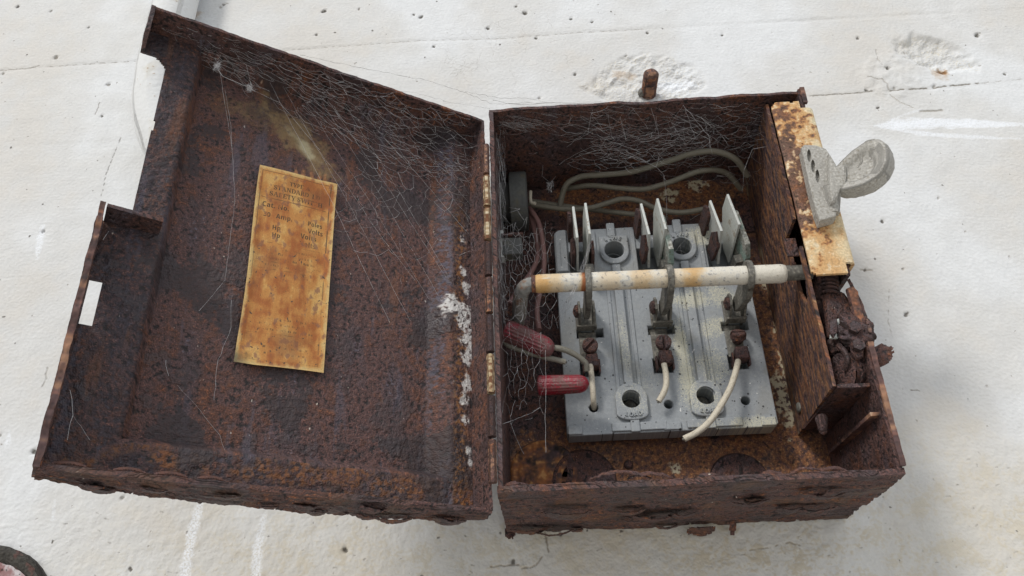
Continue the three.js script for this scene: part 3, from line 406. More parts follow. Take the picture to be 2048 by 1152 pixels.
// ---- rusted spring and latch gear in the channel
const mech = group('latch_mechanism', swBox);
{
  const blob = (px, py, z, a, b, c, seed, amp, rot = 0) => { const p = Z(px, py, z); const g = new THREE.SphereGeometry(1, 34, 26); const q = g.attributes.position; for (let i = 0; i < q.count; i++) { const x = q.getX(i), y = q.getY(i), zz = q.getZ(i), d = 1 + amp * fbm(x * 2.2 + seed + zz, y * 2.2 - zz * 1.5, 4) * 1.6; q.setXYZ(i, x * d, y * d, zz * d); } g.scale(a, b, c).rotateZ(rot).translate(p.x, p.y, p.z); g.computeVertexNormals(); return boxUV(g, 7, seed, seed * 0.7); };
  const spring = (px, py, z, r, w, turns, pitch, axis) => { const p = Z(px, py, z), pts = []; for (let i = 0; i <= turns * 14; i++) { const a = i / 14 * Math.PI * 2; pts.push(V(Math.cos(a) * r, (i / 14 - turns / 2) * pitch, Math.sin(a) * r)); } const q = new THREE.Quaternion().setFromUnitVectors(V(0, 1, 0), axis.clone().normalize()); return boxUV(tubeGeo(pts.map((v) => v.applyQuaternion(q).add(p)), w, turns * 20, 7), 8); };
  obj('coil_spring', spring(1660, 566, 0.083, 0.004, 0.0009, 6, 0.0023, V(0.15, 1, 0.1)), mRustDark, mech);
  const slab = (pts, z, t, seed, mat, name) => { const g = extr(pts.map(([a, b]) => { const p = Z(a, b, z); return [p.x, p.y]; }), t, { bevel: t * 0.3, curve: 8 }).translate(0, 0, z - t); obj(name, boxUV(rough(g, 0.0005, 260, seed), 8, seed * 0.3, seed * 0.7), mat, mech); };
  slab([[1650, 585], [1672, 576], [1690, 585], [1702, 600], [1706, 622], [1700, 650], [1684, 672], [1668, 682], [1656, 672], [1654, 630]], 0.083, 0.006, 3, mRustDark, 'trip_lever');
  slab([[1664, 640], [1690, 632], [1690, 655], [1676, 676], [1660, 676]], 0.087, 0.002, 8, mGrey, 'cam_plate');
  slab([[1660, 640], [1674, 636], [1676, 662], [1668, 674], [1660, 664]], 0.0895, 0.0022, 11, mRustDark, 'cam_pin');
  slab([[1694, 575], [1706, 570], [1716, 582], [1722, 606], [1732, 640], [1724, 648], [1712, 640], [1704, 610]], 0.09, 0.004, 14, mEdge, 'side_bar');
  obj('rust_lump', blob(1710, 664, 0.086, 0.0098, 0.0105, 0.006, 14, 0.5, 0.1), mRustDark, mech);
  slab([[1722, 640], [1736, 640], [1746, 656], [1752, 690], [1748, 720], [1738, 726], [1730, 712], [1728, 676]], 0.088, 0.006, 21, mEdge, 'side_bar');
  slab([[1704, 676], [1722, 672], [1730, 690], [1728, 712], [1714, 716], [1704, 700]], 0.091, 0.004, 27, mRust, 'spring_plate');
  obj('rust_lump', blob(1676, 694, 0.078, 0.006, 0.008, 0.006, 44, 0.5, 0.4), mRustDark, mech);
  slab([[1662, 690], [1690, 688], [1694, 765], [1668, 768]], 0.07, 0.003, 51, mRustDark, 'back_plate');
  for (const [px, py] of [[1716, 690], [1709, 655]]) { const q = Z(px, py, 0.093); obj('hex_bolt', boxUV(rough(new THREE.CylinderGeometry(0.0034, 0.0036, 0.003, 6, 2).rotateX(Math.PI / 2).translate(q.x, q.y, q.z), 0.0003, 500, px), 8, px), mRust, mech); }
  for (let i = 0; i < 3; i++) { const q = Z(1692 + i * 15, 742 - i * 2, 0.081), g = new THREE.CylinderGeometry(0.0098 - i * 0.0008, 0.0098 - i * 0.0008, 0.0042, 30, 2).rotateZ(Math.PI / 2).scale(1, 1, 0.8); obj('washer', boxUV(rough(g, 0.0007, 240, i * 9).rotateY(0.5).rotateZ(0.14).translate(q.x, q.y, q.z), 8, i), i === 1 ? mRust : mRustDark, mech); }
  const lk = [Z(1676, 690, 0.086), Z(1690, 705, 0.089), Z(1695, 722, 0.088), Z(1690, 738, 0.084)]; obj('link_rod', boxUV(capTube(lk, 0.0015, 20, 8), 8), mRust, mech);
  obj('side_flap', plate({ u: [0, 0.034], v: [0, 0.006], cell: 0.001, thick: 0.0016, pos: (u, v) => V(0.1975 + 0.0015 * Math.sin(u * 120) - 0.6 * v * ss(0.03, 0, u), 0.108 - u, 0.082 + v + 0.004 * ss(0.02, 0.034, u)), lift: (u, v) => 0.0006 * fbm(u * 200, v * 200, 3) }), mEdge, mech);
  obj('torn_scrap', plate({ u: [0, 0.01], v: [0, 0.012], cell: 0.0006, thick: 0.0005, pos: (u, v) => { const p = Z(1748, 694, 0.07); return V(p.x + u, p.y - v + 0.4 * u, p.z + 0.002 * fbm(u * 300, v * 300, 2)); }, mask: (u, v) => u < 0.004 + 0.006 * Math.sin(v / 0.012 * 3) + 0.003 * fbm(v * 900, 3, 2) }), mRustDark, mech);
}
// ---- front cover plate of the mechanism, pale paint breaking into rust
{
  const m = makeTex(512, 1024, (s, t, o) => {
    const x = s * 0.06, y = t * 0.13, n = fbm(x * 60, y * 60 + 4, 4), n2 = fbm(x * 260, y * 260, 4), n3 = fbm(x * 800, y * 800, 2);
    const n0 = fbm(x * 38 + 9, y * 30, 3); o[0] = 216; o[1] = 203; o[2] = 170; mix3(o, [192, 144, 90], ss(-0.15, 0.35, n0 + 0.35 * n + 0.3 * ss(0.35, 0.05, s)) * 0.75);
    const r = [0, 0, 0, 0, 0]; rust(x, y, r, { s: 61, orange: 0.05, blue: -0.05 });
    const k = ss(0.12, 0.62, n2 * 0.6 + n * 0.6 + 0.42 * ss(0.5, 0.1, s) * ss(0.9, 0.3, Math.abs(t - 0.52) * 2.2) + 0.16 * ss(0.3, 0.05, s) + 0.2 * ss(0.75, 0.95, t) * ss(0.5, 0.2, s)); mix3(o, [172, 116, 66], ss(0.02, 0.4, k) * 0.6); mix3(o, r, ss(0.2, 0.95, k) * 0.75);
    mix3(o, [228, 220, 198], ss(0.16, 0.4, -n2 - n * 0.5) * 0.45); const g = 1 + 0.2 * n3; o[0] *= g; o[1] *= g; o[2] *= g; o[3] = 0.6 + 0.3 * n2 - 0.25 * k + 0.15 * n3;
  }, { bump: 0.0009 });
  const x0 = 0.1725, wf = 0.0205, R = 0.0035; // flat width, then a fold round the box side
  const g = plate({ u: [0, 0.052], v: [0.1065, 0.228], cell: 0.0011, thick: 0.0019, uv: (u, v) => [u / 0.06, (v - 0.103) / 0.13], pos: (u, v) => {
    const zf = 0.0952 + 0.0005 * fbm(u * 60, v * 60, 2) - 0.001 * ss(0.004, 0, u);
    if (u < wf) return V(x0 + u + 0.0004 * fbm(v * 60, 7, 2) * (u < 0.002 ? 1 : 0), v, zf);
    const a = (u - wf) / R; if (a < Math.PI / 2) return V(x0 + wf + R * Math.sin(a), v, zf - R * (1 - Math.cos(a)));
    return V(x0 + wf + R, v, zf - R - (u - wf - R * Math.PI / 2)); },
    mask: (u, v) => { const top = 0.2275 - (u > 0.017 && u < 0.05 ? 0.0055 : 0), bot = 0.108 + (u > 0.019 ? 0.0065 : 0); const cr = 0.003; const cx = Math.max(0, cr - u), cy = Math.max(0, v - (top - cr)), cz = Math.max(0, bot + cr - v); return v < top + 0.0005 * fbm(u * 200, 2, 2) && v > bot && Math.hypot(cx, cy) <= cr && Math.hypot(cx, cz) <= cr; } });
  obj('cover_plate', g, m, swBox);
}
// ---- cast handle, grey paint
const handle = group('handle', swBox);
{
  const m = makeTex(512, 512, (s, t, o) => { const n = fbm(s * 8, t * 8, 4), n2 = fbm(s * 60, t * 60, 4), n3 = fbm(s * 170, t * 170, 2), v = 164 + 14 * n + 24 * n2 + 12 * n3; o[0] = v; o[1] = v * 0.985; o[2] = v * 0.945; mix3(o, [132, 124, 108], ss(0.16, 0.4, -n2 + 0.3 * n) * 0.5); mix3(o, [206, 204, 196], ss(0.15, 0.4, n2) * 0.5); o[3] = 0.5 + 0.4 * n2 + 0.15 * n3; o[4] = 0.8; }, { bump: 0.0006 });
  const at = (px, py, z) => { const p = Z(px, py, z); return [p.x, p.y]; };
  const slots = [[1618, 311], [1626, 332], [1635, 352]].map(([a, b]) => { const [x, y] = at(a, b, 0.1045); const p = new THREE.Path(); p.absellipse(x, y, 0.0017, 0.0052, 0, Math.PI * 2, true, -0.18); return p; });
  const outl = [[1603, 294], [1609, 289], [1632, 290], [1652, 297], [1662, 312], [1672, 328], [1678, 352], [1679, 380], [1678, 398], [1672, 432], [1656, 437], [1640, 441], [1632, 420], [1618, 365]];
  obj('base_plate', boxUV(rough(extr(outl.map(([a, b]) => at(a, b, 0.1045)), 0.003, { holes: slots, bevel: 0.0006 }), 0.00012, 900).translate(0, 0, 0.1015), 12), m, handle);
  obj('base_back', boxUV(extr(outl.map(([a, b]) => at(a, b, 0.1045)).map(([x, y]) => [x + 0.0006, y]), 0.0056, { bevel: 0.0005 }).translate(0, 0, 0.0962), 12, 0.3), m, handle);
  // spoon grip: rim, hollow bowl and thick side, lofted from rings
  const ring = [[1657, 360], [1662, 342], [1676, 329], [1692, 313], [1712, 296], [1734, 281], [1752, 277], [1768, 284], [1775, 299], [1776, 318], [1768, 340], [1752, 358], [1730, 372], [1704, 380], [1680, 384], [1662, 380]].map(([a, b]) => { const f = Math.max(0, (a - 1668) / 108); return Z(a, b, 0.106 + 0.012 * f); });
  const curve = new THREE.CatmullRomCurve3(ring, true), n = 72, c0 = ring.reduce((s, p) => s.add(p), V()).multiplyScalar(1 / ring.length), back = V(0.009, 0.0022, -0.0115);
  const nrm = V(-0.42, 0.22, 0.88).normalize(), rings = [];
  const mk = (k, d, o) => { const r = []; for (let i = 0; i < n; i++) { const p = curve.getPoint(i / n); r.push(c0.clone().add(p.sub(c0).multiplyScalar(k)).addScaledVector(nrm, d).addScaledVector(back, o)); } rings.push(r); };
  mk(0.02, 0, 1); mk(0.9, 0, 1.02); mk(0.98, 0, 0.9); mk(1.02, 0, 0.5); mk(1.01, 0, 0.15); mk(0.96, 0.0006, 0); mk(0.88, 0.0008, 0); mk(0.66, 0.0002, 0); mk(0.56, -0.0016, 0); mk(0.46, -0.0026, 0); mk(0.3, -0.0028, 0); mk(0.02, -0.0026, 0);
  const P = [], I = []; rings.forEach((r) => r.forEach((p) => P.push(p.x, p.y, p.z)));
  for (let j = 0; j < rings.length - 1; j++) for (let i = 0; i < n; i++) { const a = j * n + i, b = j * n + (i + 1) % n; I.push(a, b, b + n, a, b + n, a + n); }
  const g = new THREE.BufferGeometry(); g.setAttribute('position', new THREE.Float32BufferAttribute(P, 3)); g.setIndex(I); g.computeVertexNormals(); rough(g, 0.0004, 260, 3);
  obj('grip', boxUV(g, 12, 0.6), m, handle);
  obj('arm_root', boxUV(rough(extr([[1658, 306], [1664, 313], [1674, 332], [1684, 326], [1694, 332], [1694, 356], [1690, 372], [1682, 377], [1672, 400], [1664, 404], [1658, 380]].map(([a, b]) => at(a, b, 0.109)), 0.009, { bevel: 0.0016 }).translate(0, 0, 0.1), 0.0003, 300, 4), 12, 0.2), m, handle);
  obj('tongue', boxUV(rough(cyl(Z(1660, 378, 0.103), Z(1666, 428, 0.1015), 0.0058, 0.0036, 18, 6), 0.0004, 300, 8), 12), m, handle);
  const fin = [Z(1716, 336, 0.1085), Z(1722, 322, 0.1098), Z(1719, 310, 0.11)]; obj('grip_rib', boxUV(capTube(fin, 0.0007, 16, 8), 12), m, handle);
}
// ---- hinge: knuckles on a pin between box and door
for (let i = 0; i < 9; i++) {
  const y0 = 0.004 + i * 0.0232, y1 = y0 + 0.0215; if (y1 > 0.212) break;
  const mat = i === 2 || i === 6 || i === 7 ? null : i % 2 ? mRust : mEdge;
  const pm = mat || (obj.pale ??= makeTex(256, 512, (s, t, o) => { const n = fbm(s * 5, t * 12, 4); o[0] = 178; o[1] = 158; o[2] = 124; mix3(o, [108, 70, 46], ss(-0.12, 0.12, n) * 0.95); mix3(o, [222, 214, 196], ss(0.1, 0.3, -n) * 0.5); o[3] = 0.5 - 0.6 * n; }, { bump: 0.0008 }));
  obj('hinge_knuckle', boxUV(rough(cyl(V(-0.0024, y0, D + 0.0006), V(-0.0024, y1, D + 0.0006), 0.0021, 0.0021, 14, 14), 0.0004, 400, i), 20, i * 0.3), pm, swBox);
}

// ------------------------------------------------------------------ the door: a pressed pan hinged on the left, standing open
const door = group('door', swBox);
door.position.copy(HINGE); door.rotation.y = AL; // local x runs from the free edge to the hinge, z towards the inside of the door
{
  const FD = 0.018, IN = { u0: 0.012, u1: 0.166, y0: 0.0085, y1: 0.2312 }, STEP = 0.0105;
  const paint = (px, py, n = -0.026) => DL(px, py, n);
  const A = paint(590, 262), B = paint(640, 320), E = paint(520, 225);
  const drips = [[592, 350], [608, 352], [624, 356], [640, 358], [652, 360]].map(([a, b]) => paint(a, b));
  const white = [[905, 610, 0.006], [925, 625, 0.006], [935, 650, 0.005], [940, 690, 0.006], [948, 712, 0.006], [932, 720, 0.004], [932, 575, 0.003], [925, 545, 0.0025], [933, 770, 0.0035], [928, 800, 0.003], [930, 840, 0.0025], [936, 900, 0.002], [925, 480, 0.002], [942, 930, 0.0022]].map(([a, b, r]) => [...DL(a, b, -0.018), r]);
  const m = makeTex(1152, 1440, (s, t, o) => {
    const u = s * DW, y = DY0 + t * (DY1 - DY0);
    rust(u, y, o, { s: 5, orange: -0.04, ow: 0.45, purple: 0.7, blue: -0.12, dark: -0.03, streak: 20, scale: -0.17 });
    const n = fbm(u * 90, y * 90, 4), n2 = fbm(u * 420, y * 420, 3), n3 = fbm(u * 1400, y * 1400, 2), nv = fbm(u * 120, y * 14, 4);
    // ledge all round: blue black scale, flaking to orange
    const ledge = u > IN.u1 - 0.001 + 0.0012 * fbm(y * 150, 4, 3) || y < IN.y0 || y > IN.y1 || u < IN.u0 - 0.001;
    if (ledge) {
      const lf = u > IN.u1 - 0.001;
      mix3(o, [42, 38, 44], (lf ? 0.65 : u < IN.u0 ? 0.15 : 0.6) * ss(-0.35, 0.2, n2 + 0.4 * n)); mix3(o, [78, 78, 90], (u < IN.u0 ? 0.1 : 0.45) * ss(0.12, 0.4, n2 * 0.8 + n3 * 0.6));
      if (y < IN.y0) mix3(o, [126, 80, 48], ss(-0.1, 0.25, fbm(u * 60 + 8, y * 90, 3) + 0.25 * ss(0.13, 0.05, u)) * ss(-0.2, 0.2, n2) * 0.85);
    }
    // blue grey on the pressed shoulder beside the hinge, and in streaks down the panel
    mix3(o, [92, 94, 112], ss(0.028, 0.016, u) * ss(0.008, 0.014, u) * ss(-0.15, 0.25, n2 + nv) * 0.65);
    mix3(o, [84, 84, 100], ss(0.18, 0.4, nv + 0.2 * n2) * 0.4); mix3(o, [128, 80, 52], ss(0.2, 0.45, -nv + 0.25 * n2) * 0.4);
    const ld = ss(0.02, 0.1, fbm(u * 26 + 31, y * 26, 5) + 0.2 * n2 - 0.12); mix3(o, [50, 42, 44], ld * 0.7); o[3] += 0.12 * ld; o[4] -= 0.12 * ld; // sheets of black scale
    // last of the olive paint above the label, running down in fingers
    const ax = B[0] - A[0], ay = B[1] - A[1], L = Math.hypot(ax, ay), du = ((u - A[0]) * ax + (y - A[1]) * ay) / L, dv = ((u - A[0]) * -ay + (y - A[1]) * ax) / L;
    let pt = ss(1.35, 0.35, Math.hypot((du - 0.004) / 0.031, dv / 0.0125) + 0.8 * fbm(u * 75, y * 75, 4)); pt = Math.max(pt, 0.6 * ss(1.1, 0.5, Math.hypot((u - E[0]) / 0.03, (y - E[1]) / 0.012) + 0.9 * n));
    mix3(o, [116, 84, 54], pt * 0.6 * ss(-0.4, 0.1, n2)); mix3(o, [148, 128, 90], ss(0.3, 1.1, pt + 0.6 * n + 0.3 * n2) * 0.62); mix3(o, [190, 182, 150], ss(1.0, 0.3, Math.hypot((du - 0.012) / 0.019, (dv - 0.001) / 0.0048) + 0.9 * n) * 0.75);
    for (const [dx, dy] of drips) { const q = ss(1, 0.4, Math.hypot((u - dx) / 0.0017, (y - dy) / 0.0075) + 0.6 * n2); mix3(o, [176, 122, 78], q * 0.75); }
    // column of flaking orange and white droppings beside the hinge
    const col = ss(0.006, 0.001, Math.abs(u - 0.0075 + 0.002 * n)) * ss(0.19, 0.16, y); mix3(o, [140, 92, 46], col * ss(-0.05, 0.25, n2) * 0.7); mix3(o, [40, 32, 30], col * ss(0.1, 0.3, -n2) * 0.7);
    let w = 0; for (const [wx, wy, r] of white) w = Math.max(w, ss(1.1, 0.6, Math.hypot((u - wx) / r, (y - wy) / (r * 1.35)) + 1.15 * fbm(u * 200 + 3, y * 200, 4))); mix3(o, [205, 203, 200], w * ss(-0.35, 0.05, n2 + 0.1) * 0.95);
    // dark stains and pits
    mix3(o, [34, 28, 30], ss(0.3, 0.42, -n2 * 0.8 - n * 0.3) * 0.6); o[3] += 0.25 * n + w * 0.15;
  }, { bump: 0.0014 });
  const uvD = (u, v) => [-u / DW, (v - DY0) / (DY1 - DY0)];
  const notch = (u, y) => { // u = distance from the hinge
    if (y > 0.1105 && y < 0.2155) { const e = 0.1795 + 0.0013 * fbm(y * 90, 3, 3); const r = 0.009, cy = Math.min(y - 0.1105, 0.2155 - y); const lim = cy < r ? e + (r - Math.sqrt(Math.max(0, r * r - (r - cy) * (r - cy)))) : e; return u > lim; }
    return false;
  };
  const hole = (u, y) => u > 0.1848 && u < 0.1905 && y > 0.058 && y < 0.0795;
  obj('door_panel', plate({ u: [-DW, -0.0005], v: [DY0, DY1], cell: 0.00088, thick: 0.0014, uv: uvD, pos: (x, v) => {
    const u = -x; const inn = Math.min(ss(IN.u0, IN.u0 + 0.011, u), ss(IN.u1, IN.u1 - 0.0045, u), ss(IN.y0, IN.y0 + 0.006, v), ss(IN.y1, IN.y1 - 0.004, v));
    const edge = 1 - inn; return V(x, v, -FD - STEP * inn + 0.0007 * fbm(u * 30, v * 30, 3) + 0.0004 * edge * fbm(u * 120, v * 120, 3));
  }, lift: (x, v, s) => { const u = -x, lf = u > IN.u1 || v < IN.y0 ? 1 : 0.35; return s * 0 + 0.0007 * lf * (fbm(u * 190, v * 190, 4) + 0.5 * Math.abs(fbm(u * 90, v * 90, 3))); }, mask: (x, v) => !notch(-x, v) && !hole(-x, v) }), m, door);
  // flanges
  obj('top_flange', plate({ u: [-DW, 0], v: [-FD - STEP - 0.0006, 0], cell: 0.0011, thick: 0.0016, ou: 0.2, pos: (u, v) => V(u, DY1 - 0.0008 + 0.0005 * fbm(u * 50, v * 50, 2), v + (v > -0.002 ? edgeWear(u, 70, 0.0012) : 0)), lift: (u, v) => 0.0004 * fbm(u * 250, v * 250, 3) }), mRustDark, door);
  const depth = (u) => lerp(0.0125, 0.0255, ss(0.186, 0.13, u) * ss(0.0, 0.055, u)) + 0.003 * fbm(u * 75, 3, 4) + 0.0034 * fbm(u * 420, 8, 2);
  const bf = obj('bottom_flange', plate({ u: [-DW, 0.001], v: [0, 1 * 0.024], cell: 0.0008, thick: 0.003, ou: 0.1, pos: (u, v) => V(u, DY0 - 0.0002 + 0.0009 * fbm(u * 40, v * 60, 3) - 0.0008 * (v / 0.024), -depth(-u) * (v / 0.024) + 0.0006 * fbm(u * 90, 2, 3) * (1 - v / 0.024)), lift: (u, v) => { const l = fbm(u * 45 + 5 + 1.5 * fbm(u * 30, v * 30, 2), v * 220, 3); const e = ss(0, 0.005, v); return -0.0003 - 0.0007 * ss(0.008, 0.024, v) + e * (0.0006 * ss(0, 0.05, l) + 0.0006 * ss(-0.22, -0.18, l)) + (0.0003 + 0.0005 * e) * fbm(u * 220, v * 260, 3); } , mask: (u, v) => !(v > 0.013 && fbm(u * 130, v * 170 + 4, 3) > 0.3 - 8 * (v - 0.02)) }), mFlake, door);
  const r = rng(77);
  for (let i = 0; i < 12; i++) { const a = 0.006 + r() * 0.012, b = 0.004 + r() * 0.005, seed = r() * 90; const g = plate({ u: [-a / 2, a / 2], v: [-b / 2, b / 2], cell: 0.0008, thick: 0.0005, ou: r(), ov: r(), pos: (u, v) => V(u, 0.16 * a * Math.cos(u / a * 2.4) + 0.0008 * fbm(u * 300 + seed, v * 300, 3), v), mask: (u, v) => Math.hypot(u / a, v / b) + 0.32 * fbm(u * 260 + seed, v * 260, 3) < 0.5 }); const x = -0.008 - r() * 0.172; g.rotateX(Math.PI + (r() - 0.5) * 0.25).rotateY((r() - 0.5) * 0.5).translate(x, DY0 - 0.0024 - r() * 0.001, -0.004 - r() * (depth(-x) - 0.005)); obj('rust_flake', g, mFlake, bf); }
  for (const [px, py, a] of [[262, 930, 0.012], [345, 938, 0.013], [425, 948, 0.011], [140, 922, 0.012]]) { const [u] = DL(px, py, -0.003); const g = plate({ u: [-a / 2, a / 2], v: [-0.002, 0.002], cell: 0.0006, thick: 0.0005, pos: (s, v) => V(s, 0.0012 * Math.cos(s / a * 3), v), mask: (s, v) => Math.hypot(s / a, v / 0.005) < 0.5 }); g.rotateX(0.5).translate(-u, DY0 + 0.0019, -0.0035); obj('rust_flake', g, mRust, bf); }
  for (const [a, b] of [[0.2153, DY1], [DY0, 0.1095]]) obj('free_edge_flange', plate({ u: [a, b], v: [-FD - 0.0005, 0.0003], cell: 0.0009, thick: 0.0028, ou: a * 3, pos: (u, v) => { const tp = a < 0 ? ss(0.1095, 0.1, u) : 1; return V(-DW + 0.0006 * fbm(u * 60, v * 60, 3), u, lerp(-FD, v, a < 0 ? 0.5 + 0.5 * tp : 1) + (v > -0.002 ? edgeWear(u, 90, 0.002) : 0)); }, lift: (u, v) => 0.0006 * fbm(u * 170, v * 170, 3) - 0.0004 * ss(0.1, 0.11, u), mask: (u, v) => !(u > 0.06 && u < 0.077 && v < -0.0115) }), mRustDark, door);
  // bright worn rim along the free edge and round the notch
  obj('rim', [plate({ u: [DY0 - 0.001, 0.1085], v: [-0.0016, 0.0017], cell: 0.0009, thick: 0.0024, pos: (u, v) => V(-DW + v * (0.75 + 0.5 * fbm(u * 70, 9, 3)) + 0.0009 * fbm(u * 60, 0, 4), u, 0.0011 + edgeWear(u, 90, 0.0026)), lift: (u, v) => 0.0006 * fbm(u * 300, v * 300, 3) - 0.0005 * ss(0.09, 0.108, u) })], mEdge, door);
  obj('hinge_flange', plate({ u: [DY0, DY1], v: [-FD - 0.0005, 0], cell: 0.0012, thick: 0.0018, ov: 0.7, pos: (u, v) => V(0.0004 + 0.0005 * fbm(u * 50, v * 50, 2), u, v + (v > -0.002 ? edgeWear(u, 70, 0.0012) : 0)), lift: (u, v) => 0.0004 * fbm(u * 220, v * 220, 3) }), mRust, door);
  obj('stiffening_tab', plate({ u: [-0.1905, -0.1665], v: [-FD, -0.0045], cell: 0.0009, thick: 0.0018, ou: 0.45, pos: (u, v) => V(u, 0.1108 + 0.0006 * fbm(u * 90, v * 90, 2) - 0.03 * (u + 0.178), v), lift: (u, v) => 0.0003 * fbm(u * 300, v * 300, 2) }), mRustDark, door);

  // paper label, curled a little at its corners
  const cn = [[522, 332], [672, 373], [646, 747], [465, 727]].map(([a, b]) => DL(a, b, -0.0265));
  const w = 560, h = 1312, cv = document.createElement('canvas'); cv.width = w; cv.height = h; const cx = cv.getContext('2d');
  cx.fillStyle = '#fff'; cx.fillRect(0, 0, w, h); cx.fillStyle = cx.strokeStyle = '#000'; cx.lineWidth = 3;
  const line = (x0, y0, x1, y1) => { cx.beginPath(); cx.moveTo(x0, y0); cx.lineTo(x1, y1); cx.stroke(); };
  cx.strokeRect(26, 30, w - 70, h - 62); line(w - 40, 34, w - 40, h - 34);
  const text = (s, x, y, f, al = 'left') => { cx.font = f; cx.textAlign = al; cx.fillText(s, x, y); };
  text('TYPE  A', 290, 98, 'bold 38px serif', 'center'); text('STANDARD  I D', 280, 146, 'bold 43px serif', 'center'); text('SAFETY SWITCH', 280, 196, 'bold 45px serif', 'center'); line(40, 216, 500, 216);
  text('Cat. No.', 50, 282, 'bold 48px sans-serif'); text('30', 66, 350, 'bold 44px sans-serif'); text('Amp.', 150, 350, 'bold 46px sans-serif'); text('Poles', 372, 350, 'bold 42px sans-serif'); text('Volts', 378, 404, 'bold 46px sans-serif');
  text('Hp', 132, 432, 'bold 44px sans-serif'); text('Volts', 330, 452, 'bold 48px sans-serif'); text('Hp', 134, 484, 'bold 44px sans-serif'); text('Volts', 330, 506, 'bold 48px sans-serif'); line(40, 524, 500, 524);
  cx.font = '22px serif'; cx.textAlign = 'center';
  for (let i = 0; i < 3; i++) { const rr = rng(300 + i); for (let x = 130; x < 440;) { const l = 10 + rr() * 34; cx.fillRect(x, 552 + i * 34, l * 0.25, 15); cx.fillRect(x + l * 0.35, 556 + i * 34, l * 0.2, 11); cx.fillRect(x + l * 0.65, 554 + i * 34, l * 0.22, 13); x += l + 8; } }
  line(40, 652, 500, 652); { const rr = rng(310); for (let x = 110; x < 440;) { const l = 8 + rr() * 26; cx.fillRect(x, 668, l * 0.3, 12); cx.fillRect(x + l * 0.5, 671, l * 0.25, 9); x += l + 8; } } line(40, 700, 500, 700);
  for (let i = 0; i < 3; i++) { const rr = rng(320 + i); for (let x = 120; x < 450;) { const l = 8 + rr() * 30; cx.fillRect(x, 1010 + i * 34, l * 0.3, 13); cx.fillRect(x + l * 0.45, 1013 + i * 34, l * 0.3, 10); x += l + 9; } }
  line(40, 1112, 500, 1112); text('Inc.', 390, 1162, 'bold 40px serif'); for (let i = 0; i < 2; i++) { const rr = rng(330 + i); for (let x = 120; x < 440;) { const l = 10 + rr() * 40; cx.fillRect(x, 1186 + i * 40, l * 0.6, 12); x += l + 14; } }
  const ink = cx.getImageData(0, 0, w, h).data, dots = []; { const rr = rng(55); for (let i = 0; i < 90; i++) dots.push([rr() * 560, 560 + rr() * 740, 2 + 5 * rr() * rr(), rr() * 3, 1 + rr() * 2]); }
  const lab = makeTex(w, h, (s, t, o) => {
    const X = Math.min(w - 1, Math.floor(s * w)), Yp = Math.min(h - 1, Math.floor((1 - t) * h)), x = s * 0.043, y = t * 0.1, n = fbm(x * 70, y * 70, 4), n2 = fbm(x * 260 + 9, y * 200, 4), n3 = fbm(x * 1500, y * 1500, 2);
    const nst = fbm(x * 190, y * 26 + 7, 4); o[0] = 186; o[1] = 130; o[2] = 68; mix3(o, [156, 92, 44], ss(-0.15, 0.35, n + 0.4 * n2 + 0.5 * nst)); mix3(o, [204, 166, 100], ss(0.06, 0.4, -n + 0.3 * n2 - 0.5 * nst) * 0.75); mix3(o, [118, 82, 66], ss(0.15, 0.42, n2 - 0.3 * n) * 0.65); mix3(o, [120, 74, 44], ss(0.12, 0.5, fbm(x * 60 + 30, y * 50, 4)) * 0.45);
    const e = Math.min(s, 1 - s, (1 - t) * 2.3, t * 2.3); mix3(o, [214, 190, 132], ss(0.06, 0.0, e + 0.05 * n2) * 0.75); mix3(o, [84, 84, 66], ss(0.2, 0.02, Math.hypot(s, t * 2.2) + 0.12 * n2) * 0.7);
    const k = 1 - ink[(Yp * w + X) * 4] / 255, fade = Yp > 520 && Yp < 1300 ? ss(0.28, -0.2, n2 + 0.25 * n + 0.15) * 0.6 : ss(0.4, -0.02, n2 + 0.5 * n); mix3(o, [62, 50, 36], k * fade * 0.9);
    for (const [dx, dy, r, a, q] of dots) { const ax = X - dx, ay = Yp - dy; if (Math.abs(ax) < 16 && Math.abs(ay) < 16) { const c = Math.cos(a), sn = Math.sin(a); mix3(o, [64, 56, 52], 0.85 * ss(1, 0.6, Math.hypot((ax * c + ay * sn) / (r * q), (ay * c - ax * sn) / r))); } }
    const g = 1 + 0.14 * n3 + 0.08 * n2; o[0] *= g; o[1] *= g; o[2] *= g; o[3] = 0.5 + 0.3 * n2; o[4] = 0.75;
  }, { bump: 0.0003 });
  const bil = (s, t) => [0, 1].map((q) => lerp(lerp(cn[3][q], cn[2][q], s), lerp(cn[0][q], cn[1][q], s), t));
  obj('paper_label', plate({ u: [0, 1], v: [0, 1], cell: 0.025, thick: 0.00022, uv: (u, v) => [u, v], pos: (u, v) => { const [a, y] = bil(u, v); const l = ss(0.75, 1, Math.max(Math.abs(u - 0.5), Math.abs(v - 0.5)) * 2) * 0.0012 + 0.0016 * ss(0.25, 0, Math.hypot(u, v * 2)) + 0.0015 * ss(0.3, 0, Math.hypot(1 - u, (1 - v) * 2)) + 0.001 * Math.sin(u * 3); return V(-a + 0.0008 * Math.sin(v * 5) * ss(0.5, 0, u), y, -0.0269 + l); } }), lab, door).userData.label = 'yellowed paper label reading safety switch, stuck inside the door';
}

